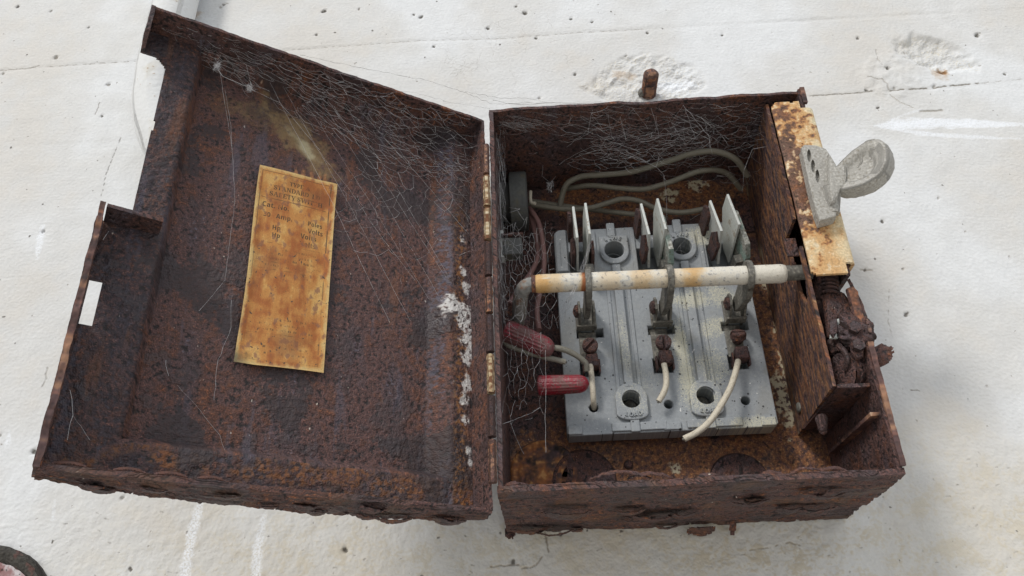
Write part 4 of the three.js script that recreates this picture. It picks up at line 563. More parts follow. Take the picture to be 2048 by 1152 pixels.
// ------------------------------------------------------------------ insulating base with its contacts
const base = group('insulating_base', swBox);
const ZB = 0.028, CX = [0.0538, 0.0978, 0.1428], RX = [0.0757, 0.1193];
const BX0 = 0.0372, BX1 = 0.1592, BY0 = 0.0465, BY1 = 0.1875;
{
  const sp = [[1385, 600, 0.016, 0.008], [1440, 590, 0.012, 0.01], [1405, 470, 0.014, 0.01], [1365, 700, 0.005, 0.022], [1372, 760, 0.006, 0.018], [1430, 655, 0.013, 0.008], [1425, 735, 0.012, 0.016], [1500, 850, 0.016, 0.006], [1540, 850, 0.006, 0.005], [1400, 800, 0.014, 0.01], [1262, 800, 0.012, 0.012], [1250, 700, 0.004, 0.03], [1330, 690, 0.012, 0.012], [1420, 855, 0.014, 0.006], [1385, 570, 0.01, 0.006], [1290, 760, 0.01, 0.01]].map(([a, b, c, d], i) => { const p = Z(a, b, ZB); return [p.x, p.y, c * 1.25, d * 1.25, [0.95, 0.8, 0.9, 1, 1, 0.8, 0.7, 0.9, 1, 0.7, 0.55, 0.6, 0.45, 0.6, 0.6, 0.4][i]]; });
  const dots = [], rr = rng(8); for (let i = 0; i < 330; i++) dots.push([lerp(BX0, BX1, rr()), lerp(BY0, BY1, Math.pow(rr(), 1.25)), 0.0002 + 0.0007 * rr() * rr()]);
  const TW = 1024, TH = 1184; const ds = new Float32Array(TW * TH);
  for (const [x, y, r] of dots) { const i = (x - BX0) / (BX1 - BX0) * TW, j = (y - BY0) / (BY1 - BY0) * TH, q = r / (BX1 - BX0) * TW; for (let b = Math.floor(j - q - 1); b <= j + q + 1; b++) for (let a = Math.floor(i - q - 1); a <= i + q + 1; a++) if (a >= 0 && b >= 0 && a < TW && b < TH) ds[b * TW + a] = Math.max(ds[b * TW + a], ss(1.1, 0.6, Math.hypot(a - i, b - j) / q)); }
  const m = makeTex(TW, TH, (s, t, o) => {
    const x = lerp(BX0, BX1, s), y = lerp(BY0, BY1, t), n = fbm(x * 40, y * 40, 4), n2 = fbm(x * 500, y * 500, 3), n3 = fbm(x * 2200, y * 2200, 2), v = 1 + 0.07 * n + 0.09 * n2 + 0.1 * n3;
    o[0] = 147 * v; o[1] = 152 * v; o[2] = 156 * v; mix3(o, [136, 134, 126], ss(0.05, 0.35, n) * 0.35);
    let a = 0; for (const [cx, cy, rx, ry, k] of sp) { const d = Math.hypot((x - cx) / rx, (y - cy) / ry) + 0.45 * fbm(x * 90 + 3, y * 90, 3); a = Math.max(a, k * ss(1.15, 0.25, d)); }
    a = Math.max(a, 0.1); const n4 = fbm(x * 1100 + 70, y * 1100, 2); mix3(o, [206, 202, 178], ss(0.3, 0.8, a * 0.8 + 0.25 * n2 + 0.6 * n4 + 0.7 * n3 - 0.02) * 0.8);
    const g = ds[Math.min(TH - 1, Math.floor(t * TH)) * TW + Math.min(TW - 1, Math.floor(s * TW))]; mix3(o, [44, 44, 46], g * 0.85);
    mix3(o, [226, 226, 222], ss(0.43, 0.5, fbm(x * 330 + 50, y * 330, 2)) * 0.9);
    o[3] = 0.5 + 0.25 * n2 + 0.12 * n3 + 0.12 * g; o[4] = 0.62 + 0.15 * n;
  }, { bump: 0.0003 });
  const P = (g) => planarUV(g, BX0, BY0, BX1 - BX0, BY1 - BY0);
  // slab with stepped ends and open pockets
  const sh = new THREE.Shape(); const r = 0.004;
  sh.moveTo(BX0, BY0 + 0.002); sh.lineTo(BX0 + 0.001, BY0); sh.lineTo(BX1 - 0.002, BY0); sh.lineTo(BX1, BY0 + 0.002); sh.lineTo(BX1 - 0.0006, BY1 - r); sh.quadraticCurveTo(BX1 - 0.0006, BY1, BX1 - r, BY1); sh.lineTo(BX1 - 0.018, BY1);
  sh.lineTo(BX1 - 0.018, BY1 - 0.006); sh.lineTo(CX[2] - 0.0075, BY1 - 0.006); sh.lineTo(CX[2] - 0.0075, BY1); sh.lineTo(CX[1] + 0.009, BY1); sh.lineTo(CX[1] + 0.009, BY1 - 0.007); sh.lineTo(CX[1] - 0.008, BY1 - 0.007); sh.lineTo(CX[1] - 0.008, BY1); sh.lineTo(CX[0] + 0.0075, BY1); sh.lineTo(CX[0] + 0.0075, BY1 - 0.012); sh.lineTo(CX[0] - 0.006, BY1 - 0.012); sh.lineTo(CX[0] - 0.006, BY1); sh.lineTo(BX0 + r, BY1); sh.quadraticCurveTo(BX0, BY1, BX0, BY1 - r); sh.closePath();
  const holes = [];
  for (const x of CX) { holes.push(rectHole(x - 0.0065, 0.1085, x + 0.0098, 0.1145)); holes.push(circHole(x, 0.063, 0.0026)); holes.push(rectHole(x - 0.006, 0.083, x + 0.0055, 0.0925)); }
  for (const [i, x] of RX.entries()) { holes.push(circHole(x, 0.1692, 0.0063)); holes.push(circHole(x + 0.0004, 0.0664, 0.0061)); }
  for (const x of CX) holes.push(rectHole(x - 0.0075, 0.1535, x + 0.0075, 0.1705));
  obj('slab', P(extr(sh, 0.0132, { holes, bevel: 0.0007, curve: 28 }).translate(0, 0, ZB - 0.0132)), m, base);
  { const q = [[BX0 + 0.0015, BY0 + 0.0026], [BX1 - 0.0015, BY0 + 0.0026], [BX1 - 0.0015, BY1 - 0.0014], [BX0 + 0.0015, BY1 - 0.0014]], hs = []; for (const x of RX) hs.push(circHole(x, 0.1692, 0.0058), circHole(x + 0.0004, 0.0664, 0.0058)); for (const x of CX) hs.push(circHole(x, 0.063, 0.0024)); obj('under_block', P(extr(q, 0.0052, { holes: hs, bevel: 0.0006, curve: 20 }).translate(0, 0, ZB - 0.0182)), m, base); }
  // raised ribs and bosses
  const boss = (x, y, up) => { const s = new THREE.Shape(), w = 0.0094; if (up) { s.moveTo(x - w, y + 0.0105); s.lineTo(x - w, y - 0.002); s.absarc(x, y - 0.001, w, Math.PI, 0, false); s.lineTo(x + w, y + 0.0105); s.closePath(); } else { s.moveTo(x + w * 0.98, y - 0.009); s.quadraticCurveTo(x + w * 0.9, y - 0.0125, x, y - 0.0128); s.quadraticCurveTo(x - w * 0.9, y - 0.0125, x - w, y - 0.009); s.lineTo(x - w, y + 0.001); s.absarc(x, y + 0.001, w, Math.PI, 0, true); s.closePath(); } s.holes.push(circHole(x, y, 0.0063)); return s; };
  for (const x of RX) {
    obj('line_boss', P(extr(boss(x, 0.1692, true), 0.0034, { bevel: 0.0007, curve: 28 }).translate(0, 0, ZB - 0.0006)), m, base);
    obj('load_boss', P(extr(boss(x + 0.0004, 0.0664, false), 0.0036, { bevel: 0.0007, curve: 28 }).translate(0, 0, ZB - 0.0006)), m, base);
    obj('rib', P(rbox(0.0056, 0.0842, 0.0042, x, 0.1159, ZB + 0.0012, 0.0008)), m, base);
    obj('rib', P(rbox(0.0054, 0.0105, 0.0032, x - 0.001, 0.185, ZB + 0.0008, 0.0008)), m, base);
    obj('rib', P(rbox(0.0054, 0.0075, 0.0032, x + 0.0012, 0.0503, ZB + 0.0008, 0.0008)), m, base);
    
    for (const s of [-1, 1]) { obj('raised_band', P(rbox(0.0028, 0.0415, 0.0018, x + s * 0.0128, 0.1642, ZB + 0.0004, 0.0005)), m, base); obj('raised_band', P(rbox(0.0022, 0.094, 0.0012, x + s * 0.0064, 0.103, ZB + 0.0003, 0.0004)), m, base); }
    obj('foot_block', P(rbox(0.032, 0.0052, 0.0024, x + 0.0035, 0.0502, ZB + 0.0002, 0.0007)), m, base);
    const sc = [V(x + 0.0004, 0.0664, 0.0128), V(x + 0.0004, 0.0664, 0.0158)]; obj('mounting_screw', boxUV(cyl(sc[0], sc[1], 0.0048, 0.0044, 20), 9, x), mBrass, base);
  }
  for (const [x, w] of [[BX0 + 0.0048, 0.0085], [BX1 - 0.0055, 0.0085]]) obj('foot_block', P(rbox(w, 0.0056, 0.0022, x, 0.0497, ZB + 0.0003, 0.0008)), m, base);
  obj('foot_block', P(rbox(0.0105, 0.0045, 0.002, CX[1] + 0.0005, 0.0494, ZB + 0.0002, 0.0007)), m, base);
  { const s = new THREE.Shape(); s.moveTo(BX0 + 0.0007, 0.1555); s.lineTo(BX0 + 0.0007, BY1 - 0.0045); s.quadraticCurveTo(BX0 + 0.001, BY1 - 0.0008, BX0 + 0.0045, BY1 - 0.0008); s.lineTo(BX0 + 0.008, BY1 - 0.0008); s.lineTo(BX0 + 0.008, 0.1555); s.closePath(); s.holes.push(rectHole(BX0 + 0.0028, 0.158, BX0 + 0.0042, 0.178)); obj('ear', P(extr(s, 0.0026, { bevel: 0.0006 }).translate(0, 0, ZB - 0.0004)), m, base); }
  // moulded lettering
  const font = await new FontLoader().loadAsync('fonts/droid/droid_sans_bold.typeface.json');
  const word = (str, x, y, arc, z) => { const sz = 0.0026; [...str].forEach((ch, i) => { const a = (i - 1.5) * 0.0028, g = new TextGeometry(ch, { font, size: sz, depth: 0.0011, curveSegments: 3, bevelEnabled: false }); g.computeBoundingBox(); g.translate(-(g.boundingBox.max.x + g.boundingBox.min.x) / 2, 0, 0).rotateZ(-arc * a * 90).translate(x + a, y - arc * a * a * 45, z); obj('letter', P(g), m, base); }); };
  for (const x of RX) { word('LINE', x - 0.0005, 0.1766, 1, ZB + 0.0027); word('LOAD', x + 0.0006, 0.0554, -0.7, ZB + 0.0029); }
}
// ---- fixed jaws: pairs of bright plates with rusted spring clips
const jawX = [[0.0508, 0.0566], [0.0958, 0.1028], [0.1398, 0.1478]];
CX.forEach((cx, i) => {
  const j = group('fixed_contact', base); j.position.set(cx, 0.168, 0); j.rotation.z = [0.04, 0.11, 0.16][i]; const yz = (pts, x, t, mat, name, bevel = 0.0003) => { const g = extr(pts.map(([y, z]) => [z, y]), t, { bevel }); g.rotateY(-Math.PI / 2).translate(x + t / 2 - cx, -0.168, 0); return obj(name, boxUV(g, 9, x * 20, i), mat, j); };
  // shapes are drawn as (y, z)
  for (const [k, x] of jawX[i].entries()) { const h = k ? 0.002 : 0; const jp = yz([[0.1575, ZB - 0.003], [0.1615 + h, 0.0605], [0.1845 + h, 0.0605], [0.1835 + h, 0.047], [0.1705, ZB - 0.003]], x, 0.0016, mGrey, 'jaw_plate'); jp.rotation.y = [[-0.02, 0.05], [-0.07, 0.06], [-0.08, 0.05]][i][k]; jp.position.x = -0.03 * jp.rotation.y; }
  yz([[0.16, ZB - 0.002], [0.1585, 0.046], [0.1655, 0.0535], [0.1705, 0.045], [0.1685, ZB - 0.002]], jawX[i][0] - 0.0028, 0.0022, mRust, 'spring_clip');
  yz([[0.1785, ZB], [0.1785, 0.052], [0.1825, 0.055], [0.188, 0.05], [0.188, ZB]], jawX[i][0] - 0.003, 0.0022, mRust, 'spring_clip');
  const bx = [0.0592, 0.1062, 0.1525][i];
  if (i) yz([[0.148, ZB - 0.001], [0.1475, 0.045], [0.153, 0.053], [0.177, 0.054], [0.18, 0.0505], [0.176, ZB - 0.001]], bx, 0.0032, mVerdigris, 'contact_blade'); else yz([[0.1555, ZB], [0.158, 0.045], [0.166, 0.048], [0.168, ZB]], 0.0602, 0.002, mRust, 'spring_clip');
  obj('stop_block', boxUV(rbox(0.0055, 0.006, 0.0135, jawX[i][1] + 0.0006 - cx, 0.1508 - 0.168, ZB + 0.006, 0.0008), 9, i), mBrass, j);
});
// ---- moving arms, hinge forks and terminals
CX.forEach((cx, i) => {
  const x = [0.0535, 0.1, 0.145][i];
  const f = group('hinge_fork', base);
  obj('strap', boxUV(rbox(0.0112, 0.0052, 0.0012, cx - 0.0002, 0.1112, ZB - 0.0042, 0.0004), 9, i), mBrass, f);
  for (const s of [-1, 1]) { const g = extr([[ZB - 0.004, 0.1135], [0.0345, 0.1135], [0.044, 0.118], [0.0455, 0.1235], [0.042, 0.127], [ZB - 0.004, 0.129]].map(([z, y]) => [z, y]), 0.0014, { bevel: 0.0003 }); g.rotateY(-Math.PI / 2).translate(x + s * 0.0044 + 0.0007, 0, 0); obj('cheek', boxUV(g, 9, i + s), mBrass, f); }
  obj('foot_plate', boxUV(rbox(0.0128, 0.0155, 0.0016, x, 0.1212, ZB + 0.0005, 0.0005), 9, i), mBrass, f);
  obj('lower_lip', boxUV(rough(rbox(0.0122, 0.0015, 0.0072, x, 0.1138, ZB + 0.0036, 0.0006), 0.0002, 400), 9, i), mBrass, f);
  obj('rivet', boxUV(rough(new THREE.SphereGeometry(0.0042, 18, 12).scale(0.55, 1, 1).translate(x - 0.0058, 0.1208, 0.0405), 0.0005, 500, i), 9, i), mRustDark, f);
  // arm: a flat lever from the fork round the crossbar
  const s = new THREE.Shape(); s.moveTo(0.0375, 0.1165); s.lineTo(0.0445, 0.1145); s.bezierCurveTo(0.058, 0.112, 0.064, 0.1085, 0.072, 0.1125); s.bezierCurveTo(0.084, 0.113, 0.0842, 0.1255, 0.0788, 0.1285); s.bezierCurveTo(0.072, 0.1325, 0.066, 0.128, 0.059, 0.1265); s.lineTo(0.044, 0.1245); s.absarc(0.0405, 0.1205, 0.0046, 1.2, 3.9, false); s.closePath();
  const g = extr(s, 0.0036, { bevel: 0.0006, curve: 16 }).rotateY(-Math.PI / 2).translate(x + 0.0018, 0, 0);
  obj('switch_arm', boxUV(rough(g, 0.0002, 500), 9, i), mBrass, base);
  // terminal: strap, clamp lug and slotted screw
  const t = group('terminal', base);
  obj('strap', boxUV(rbox(0.0102, 0.0175, 0.0011, cx - 0.0004, 0.0995, ZB + 0.0004, 0.0004), 9, i), mBrass, t);
  const hx = cx + [0.0006, 0.0008, 0.0012][i], hy = [0.1003, 0.1, 0.1012][i], tilt = [0, 0, -0.75][i];
  const head = new THREE.LatheGeometry([[0.0001, 0.0042], [0.0028, 0.0041], [0.0041, 0.0036], [0.0048, 0.0026], [0.0049, 0.0004], [0.0045, 0]].map(([r, y]) => new THREE.Vector2(r, y)), 26).rotateX(Math.PI / 2);
  { // saw the slot across the head
    const a = [0.8, 1.5, 0.1][i], p = head.attributes.position; for (let k = 0; k < p.count; k++) { const d = Math.abs(p.getX(k) * Math.sin(a) - p.getY(k) * Math.cos(a)); if (d < 0.0007 && p.getZ(k) > 0.003) p.setZ(k, 0.0024); }
    const half = []; for (const sd of [-1, 1]) { const sh = new THREE.Shape(); const R = 0.0047, e = Math.asin(0.00065 / R); sh.absarc(0, 0, R, e, Math.PI - e, false); sh.closePath(); half.push(extr(sh, 0.0024, { bevel: 0.0007, curve: 16 }).rotateZ(sd > 0 ? 0 : Math.PI)); }
    const hd = [new THREE.CylinderGeometry(0.0048, 0.0046, 0.0022, 26).rotateX(Math.PI / 2).translate(0, 0, 0.0011), ...half.map((q) => q.translate(0, 0, 0.0019))].map((q) => { q.rotateZ(a).rotateX(tilt).translate(hx, hy, ZB + 0.004); return q; });
    obj('screw_head', boxUV(rough(mergeGeometries(hd.map((q) => { q = q.index ? q.toNonIndexed() : q; return q; })), 0.00018, 900, i), 9, i), mRust, t);
    obj('screw_shank', boxUV(cyl(V(hx, hy, ZB - 0.002), V(hx, hy, ZB + 0.005), 0.0031, 0.0031, 16), 9), mRust, t);
  }
  obj('clamp_lug', boxUV(rough(rbox(0.0078, 0.0082, 0.009, hx + 0.0004, 0.0908, ZB + 0.0025, 0.0012), 0.0004, 400, i * 3), 9, i * 0.7), mRust, t);
  for (const sd of [-1, 1]) obj('lug_cheek', boxUV(rough(rbox(0.0012, 0.0085, 0.0055, hx + sd * 0.0048, 0.0885, ZB + 0.0006, 0.0004), 0.0002, 500, i), 9, i), mRustDark, t);
});
// ---- crossbar: insulated white sleeve on a cranked steel rod
{
  const cb = group('crossbar', swBox), a = Z(1069, 568, 0.075), b = Z(1570, 547, 0.075);
  const m = makeTex(1024, 256, (s, t, o) => { // s along the bar, t round it
    const x = s * 0.145, y = t * 0.034, n = fbm(x * 60, y * 60, 4), n2 = fbm(x * 420, y * 420, 3), n3 = fbm(x * 1600, y * 1600, 2), v = 1 + 0.06 * n2 + 0.08 * n3; o[0] = 216 * v; o[1] = 211 * v; o[2] = 198 * v;
    mix3(o, [176, 178, 180], ss(0.02, 0.3, n2 + 0.3 * n) * ss(0.62, 0.45, Math.abs(s - 0.42) * 1.4) * 0.6);
    for (const [c, w, k] of [[0.02, 0.05, 0.95], [0.09, 0.05, 0.5], [0.42, 0.05, 0.5], [0.62, 0.04, 0.8], [0.56, 0.12, 0.25], [0.2, 0.02, 0.5], [0.31, 0.05, 0.3]]) mix3(o, [200, 148, 78], 0.75 * k * ss(1.2, 0.2, Math.abs(s - c) / w + 1.0 * n + 0.3 * n2)); mix3(o, [150, 78, 36], 0.8 * ss(1.1, 0.3, Math.abs(s - 0.205) / 0.012 + n));
    mix3(o, [96, 84, 66], ss(0.26, 0.4, n2) * 0.35); mix3(o, [88, 76, 60], ss(0.3, 0.42, n3) * 0.35); o[3] = 0.5 + 0.35 * n2 + 0.2 * n3; o[4] = 0.6;
  }, { bump: 0.0004 });
  const mCrank = makeTex(256, 256, (s, t, o) => { const n = fbm(s * 9, t * 9, 4), n2 = fbm(s * 60, t * 60, 3), v = 138 + 30 * n2; o[0] = v; o[1] = v; o[2] = v * 0.98; mix3(o, [118, 80, 56], ss(0, 0.3, n + 0.3 * n2) * 0.8); o[3] = 0.5 + 0.4 * n2; }, { bump: 0.0006 });
  const d = b.clone().sub(a), n = 60, prof = []; for (let i = 0; i <= n; i++) prof.push([0.00545 + 0.0001 * fbm(i * 0.4, 2, 2) - (i === 0 || i === n ? 0.0006 : 0), d.length() * i / n]);
  const g = lathe([[0.0036, 0], ...prof, [0.0036, d.length()]], a, b, 32); { const p = g.attributes.position, uv = new Float32Array(p.count * 2), rows = n + 3; for (let i = 0; i < p.count; i++) { uv[i * 2] = ((i % rows) / rows); uv[i * 2 + 1] = Math.floor(i / rows) / 32; } g.setAttribute('uv', new THREE.BufferAttribute(uv, 2)); }
  obj('sleeve', g, m, cb);
  obj('rod', boxUV(rough(cyl(b.clone().addScaledVector(d, -0.05), Z(1622, 544, 0.0755), 0.0043, 0.0043, 22, 14), 0.0004, 400), 9), mBrass, cb);
  obj('crank_end', boxUV(rough(capTube([a.clone().addScaledVector(d, 0.03), Z(1064, 569, 0.075), Z(1052, 573, 0.074), Z(1043, 586, 0.069), Z(1040, 606, 0.06), Z(1038, 626, 0.05), Z(1034, 648, 0.04)], 0.0043, 60, 20), 0.0006, 300), 9), mCrank, cb);
  obj('rod_collar', boxUV(rough(cyl(a.clone().addScaledVector(d, -0.012), a.clone().addScaledVector(d, 0.004), 0.0052, 0.0052, 24, 3), 0.0003, 500), 9), mEdge, cb);
  obj('pivot_boss', boxUV(rough(cyl(V(0.003, Z(1030, 650, 0.036).y, 0.034), V(0.019, Z(1030, 650, 0.036).y, 0.034), 0.0068, 0.0056, 22, 6), 0.0006, 300), 9), mRustDark, cb);
}

// ------------------------------------------------------------------ conduit, bushing, wires and wire connectors
{
  const m = makeTex(512, 512, (s, t, o) => { const n = fbm(s * 6, t * 6, 4), n2 = fbm(s * 60, t * 60, 3); o[0] = 216; o[1] = 217; o[2] = 216; mix3(o, [196, 188, 170], ss(0.1, 0.4, n) * 0.4); mix3(o, [126, 88, 52], ss(0.42, 0.5, n2 + 0.2 * n) * 0.4); o[3] = 0.5 + 0.4 * n2 + 0.3 * n; }, { bump: 0.0008 });
  const pts = [V(-0.2625, 1.4, 0.021), V(-0.2625, 0.7, 0.021), V(-0.2625, 0.45, 0.021), V(-0.2625, 0.36, 0.021), V(-0.257, 0.318, 0.021), V(-0.24, 0.28, 0.022), V(-0.21, 0.252, 0.023), V(-0.16, 0.232, 0.024), V(-0.08, 0.22, 0.0245), V(-0.001, 0.2165, 0.0245)];
  const g = tubeGeo(pts, 0.0172, 160, 28);
  tag(obj('conduit_pipe', boxUV(rough(g, 0.0006, 90), 5), m), 'cream painted conduit pipe bending behind the open door into the box side', 'pipe');
}
{
  const c = V(0.009, 0.2145, 0.0255); const g = lathe([[0.0001, 0], [0.0196, 0], [0.0204, 0.0008], [0.0204, 0.0105], [0.0196, 0.0118], [0.0128, 0.0122], [0.0122, 0.0118], [0.0118, 0.004], [0.0001, 0.004]], c, V(1, 0.2145, 0.0255), 40);
  const hub = cyl(V(0.0022, 0.2145, 0.0255), V(0.0092, 0.2145, 0.0255), 0.0135, 0.0135, 28);
  tag(obj('conduit_bushing', [boxUV(g, 9), boxUV(hub, 9)], mFibre), 'dark grey round bushing inside the box where the wires come in', 'bushing');
}
{ // earth lug on the left side of the box
  const p = Z(1022, 496, 0.046), t = group('ground_lug'); tag(t, 'small grey metal lug with rusted top, on the inner left side of the box', 'lug');
  obj('lug_body', boxUV(rough(rbox(0.0125, 0.0125, 0.009, p.x + 0.0012, p.y - 0.001, p.z, 0.001), 0.0007, 300), 9), mFibre, t); obj('clamp_plate', boxUV(rough(rbox(0.014, 0.0022, 0.011, p.x + 0.0012, p.y + 0.0068, p.z + 0.0006, 0.0007), 0.0003, 300), 9), mRust, t); obj('mounting_foot', boxUV(rbox(0.0022, 0.02, 0.008, 0.0036, p.y + 0.002, p.z - 0.001, 0.0005), 9), mGrey, t);
}
function wire(pts, r, mat, label, o = {}) {
  const P = pts.map(([a, b, z]) => Z(a, b, z)), g = capTube(P, (r *= 0.76), o.seg ?? 90, 14);
  { const p = g.attributes.uv; for (let i = 0; i < p.count; i++) p.setX(i, p.getX(i) * (o.rep ?? 3)); }
  rough(g, 0.00012, 300, pts[0][0]);
  const w = group('wire'); tag(w, label, 'wire', o.group);
  obj('insulation', g, mat, w);
  if (o.core) { const e = P[P.length - 1], d = e.clone().sub(P[P.length - 2]).normalize(); obj('conductor', boxUV(cyl(e.clone().addScaledVector(d, -0.002), e.clone().addScaledVector(d, 0.0009), r * 0.45, r * 0.4, 12), 9), mBrass, w); }
  return w;
}
wire([[1181, 730, 0.0335], [1183, 750, 0.0345], [1186, 785, 0.0345], [1187, 803, 0.032], [1188, 816, 0.0245]], 0.0022, mWireWhite, 'short white wire from the terminal next to the red connectors, ending in a hole', { core: true });
wire([[1328, 728, 0.0345], [1332, 750, 0.0355], [1332, 770, 0.036], [1326, 788, 0.036], [1317, 803, 0.0355]], 0.0023, mWireWhite, 'short white wire curving from the middle terminal of the base', { core: true });
wire([[1476, 722, 0.0345], [1472, 740, 0.038], [1462, 772, 0.042], [1445, 805, 0.045], [1420, 842, 0.0465], [1395, 864, 0.046], [1368, 878, 0.045]], 0.0024, mWireWhite, 'longest white wire, speckled, curving across a load boss to the base edge', { core: true });
wire([[1098, 695, 0.052], [1120, 697, 0.051], [1140, 704, 0.049], [1160, 716, 0.046], [1172, 728, 0.0435], [1174, 741, 0.041]], 0.0023, mWireGrey, 'grey wire running from the upper red connector to a terminal', { core: true });
wire([[1014, 668, 0.05], [1006, 674, 0.05], [1013, 688, 0.05], [1042, 700, 0.05], [1085, 713, 0.049], [1131, 724, 0.047]], 0.0022, mWireGrey, 'grey wire under the upper red connector with a cut end', { core: true });
wire([[1058, 409, 0.026], [1085, 413, 0.028], [1130, 418, 0.029], [1180, 416, 0.03], [1215, 406, 0.031], [1245, 398, 0.032], [1278, 402, 0.032], [1312, 417, 0.031], [1360, 425, 0.031], [1415, 417, 0.033]], 0.0024, mWireDark, 'long grey wire arching from the bushing to the far jaw contact', { rep: 6 });
wire([[1060, 402, 0.021], [1120, 411, 0.021], [1200, 421, 0.022], [1262, 428, 0.025], [1292, 430, 0.028]], 0.0023, mWireDark, 'grey wire from the bushing to the middle jaw contact', { rep: 5 });
wire([[1120, 412, 0.022], [1124, 392, 0.026], [1134, 368, 0.032], [1160, 354, 0.035], [1200, 350, 0.038], [1262, 344, 0.041], [1312, 330, 0.048], [1350, 318, 0.053], [1385, 307, 0.058], [1430, 303, 0.06], [1470, 318, 0.056], [1495, 352, 0.044]], 0.0026, mWireDark, 'grey wire looping up under the box top', { rep: 8, seg: 120 });
wire([[1128, 378, 0.022], [1180, 371, 0.03], [1235, 376, 0.034], [1290, 378, 0.036], [1340, 364, 0.04], [1402, 342, 0.047], [1450, 345, 0.042], [1482, 378, 0.03]], 0.0024, mWireDark, 'grey wire running behind the looped one under the box top', { rep: 8, seg: 120 });
wire([[1058, 416, 0.027], [1066, 426, 0.03], [1078, 448, 0.033], [1086, 490, 0.036], [1088, 530, 0.036], [1080, 580, 0.034], [1074, 620, 0.034], [1078, 660, 0.04]], 0.0022, mWirePink, 'dull pink wire dropping from the bushing behind the crossbar end');
wire([[1056, 418, 0.024], [1066, 445, 0.027], [1074, 480, 0.03], [1076, 512, 0.033], [1062, 545, 0.038], [1040, 575, 0.044], [1018, 608, 0.05]], 0.0022, mWirePink, 'dull pink wire swinging from the bushing to the box side');
wire([[1061, 383, 0.033], [1061, 398, 0.034], [1063, 405, 0.035], [1071, 407, 0.036]], 0.0015, mWireWhite, 'tiny hooked stub of cream wire at the bushing');
function nut(a, b, label, r0, mat = mNut, ribs = 0.055) { // ribbed wire connector from its open end a to its tip b
  const d = b.clone().sub(a), L = d.length(), prof = []; for (let i = 0; i <= 30; i++) { const f = i / 30; const r = f < 0.78 ? lerp(r0, r0 * 0.9, f / 0.78) : r0 * 0.9 * Math.sqrt(Math.max(0, 1 - Math.pow((f - 0.78) / 0.22, 2) * 0.98)); prof.push([Math.max(0.0002, r), f * L]); }
  const g = new THREE.LatheGeometry([[r0 * 0.75, 0.004], [r0 * 0.75, 0], ...prof].map(([r, y]) => new THREE.Vector2(r, y)), 72), p = g.attributes.position;
  for (let i = 0; i < p.count; i++) { const x = p.getX(i), z = p.getZ(i), y = p.getY(i), an = Math.atan2(z, x), k = 1 + ribs * Math.cos(an * 18) * ss(0, 0.1, y / L) * ss(0.9, 0.78, y / L); p.setX(i, x * k); p.setZ(i, z * k); }
  g.computeVertexNormals(); g.applyQuaternion(new THREE.Quaternion().setFromUnitVectors(V(0, 1, 0), d.clone().normalize())).translate(a.x, a.y, a.z);
  const t = group('wire_connector'); tag(t, label, 'connector', 'red wire connectors'); obj('shell', boxUV(rough(g, 0.0001, 500), 14, a.x * 90), mat, t); return t;
}
nut(Z(1012, 661, 0.052), Z(1108, 702, 0.053), 'ribbed red wire connector with a grey wire out of it, under the crossbar crank', 0.0066);
nut(Z(1078, 771, 0.047), Z(1178, 767, 0.052), 'plain red wire connector lying beside a white wire below the other red one', 0.0058, makeTex(256, 256, (s, t, o) => { const n = fbm(s * 7, t * 7, 4), n2 = fbm(s * 60, t * 60, 3); o[0] = 136; o[1] = 32; o[2] = 46; mix3(o, [108, 88, 82], ss(-0.12, 0.25, n + 0.5 * n2) * 0.85); mix3(o, [200, 150, 152], ss(0.28, 0.45, n2) * 0.6); o[3] = 0.5 + 0.3 * n2; o[4] = 0.4 + 0.3 * ss(0, 0.3, n); }, { bump: 0.0003 }), 0.025);

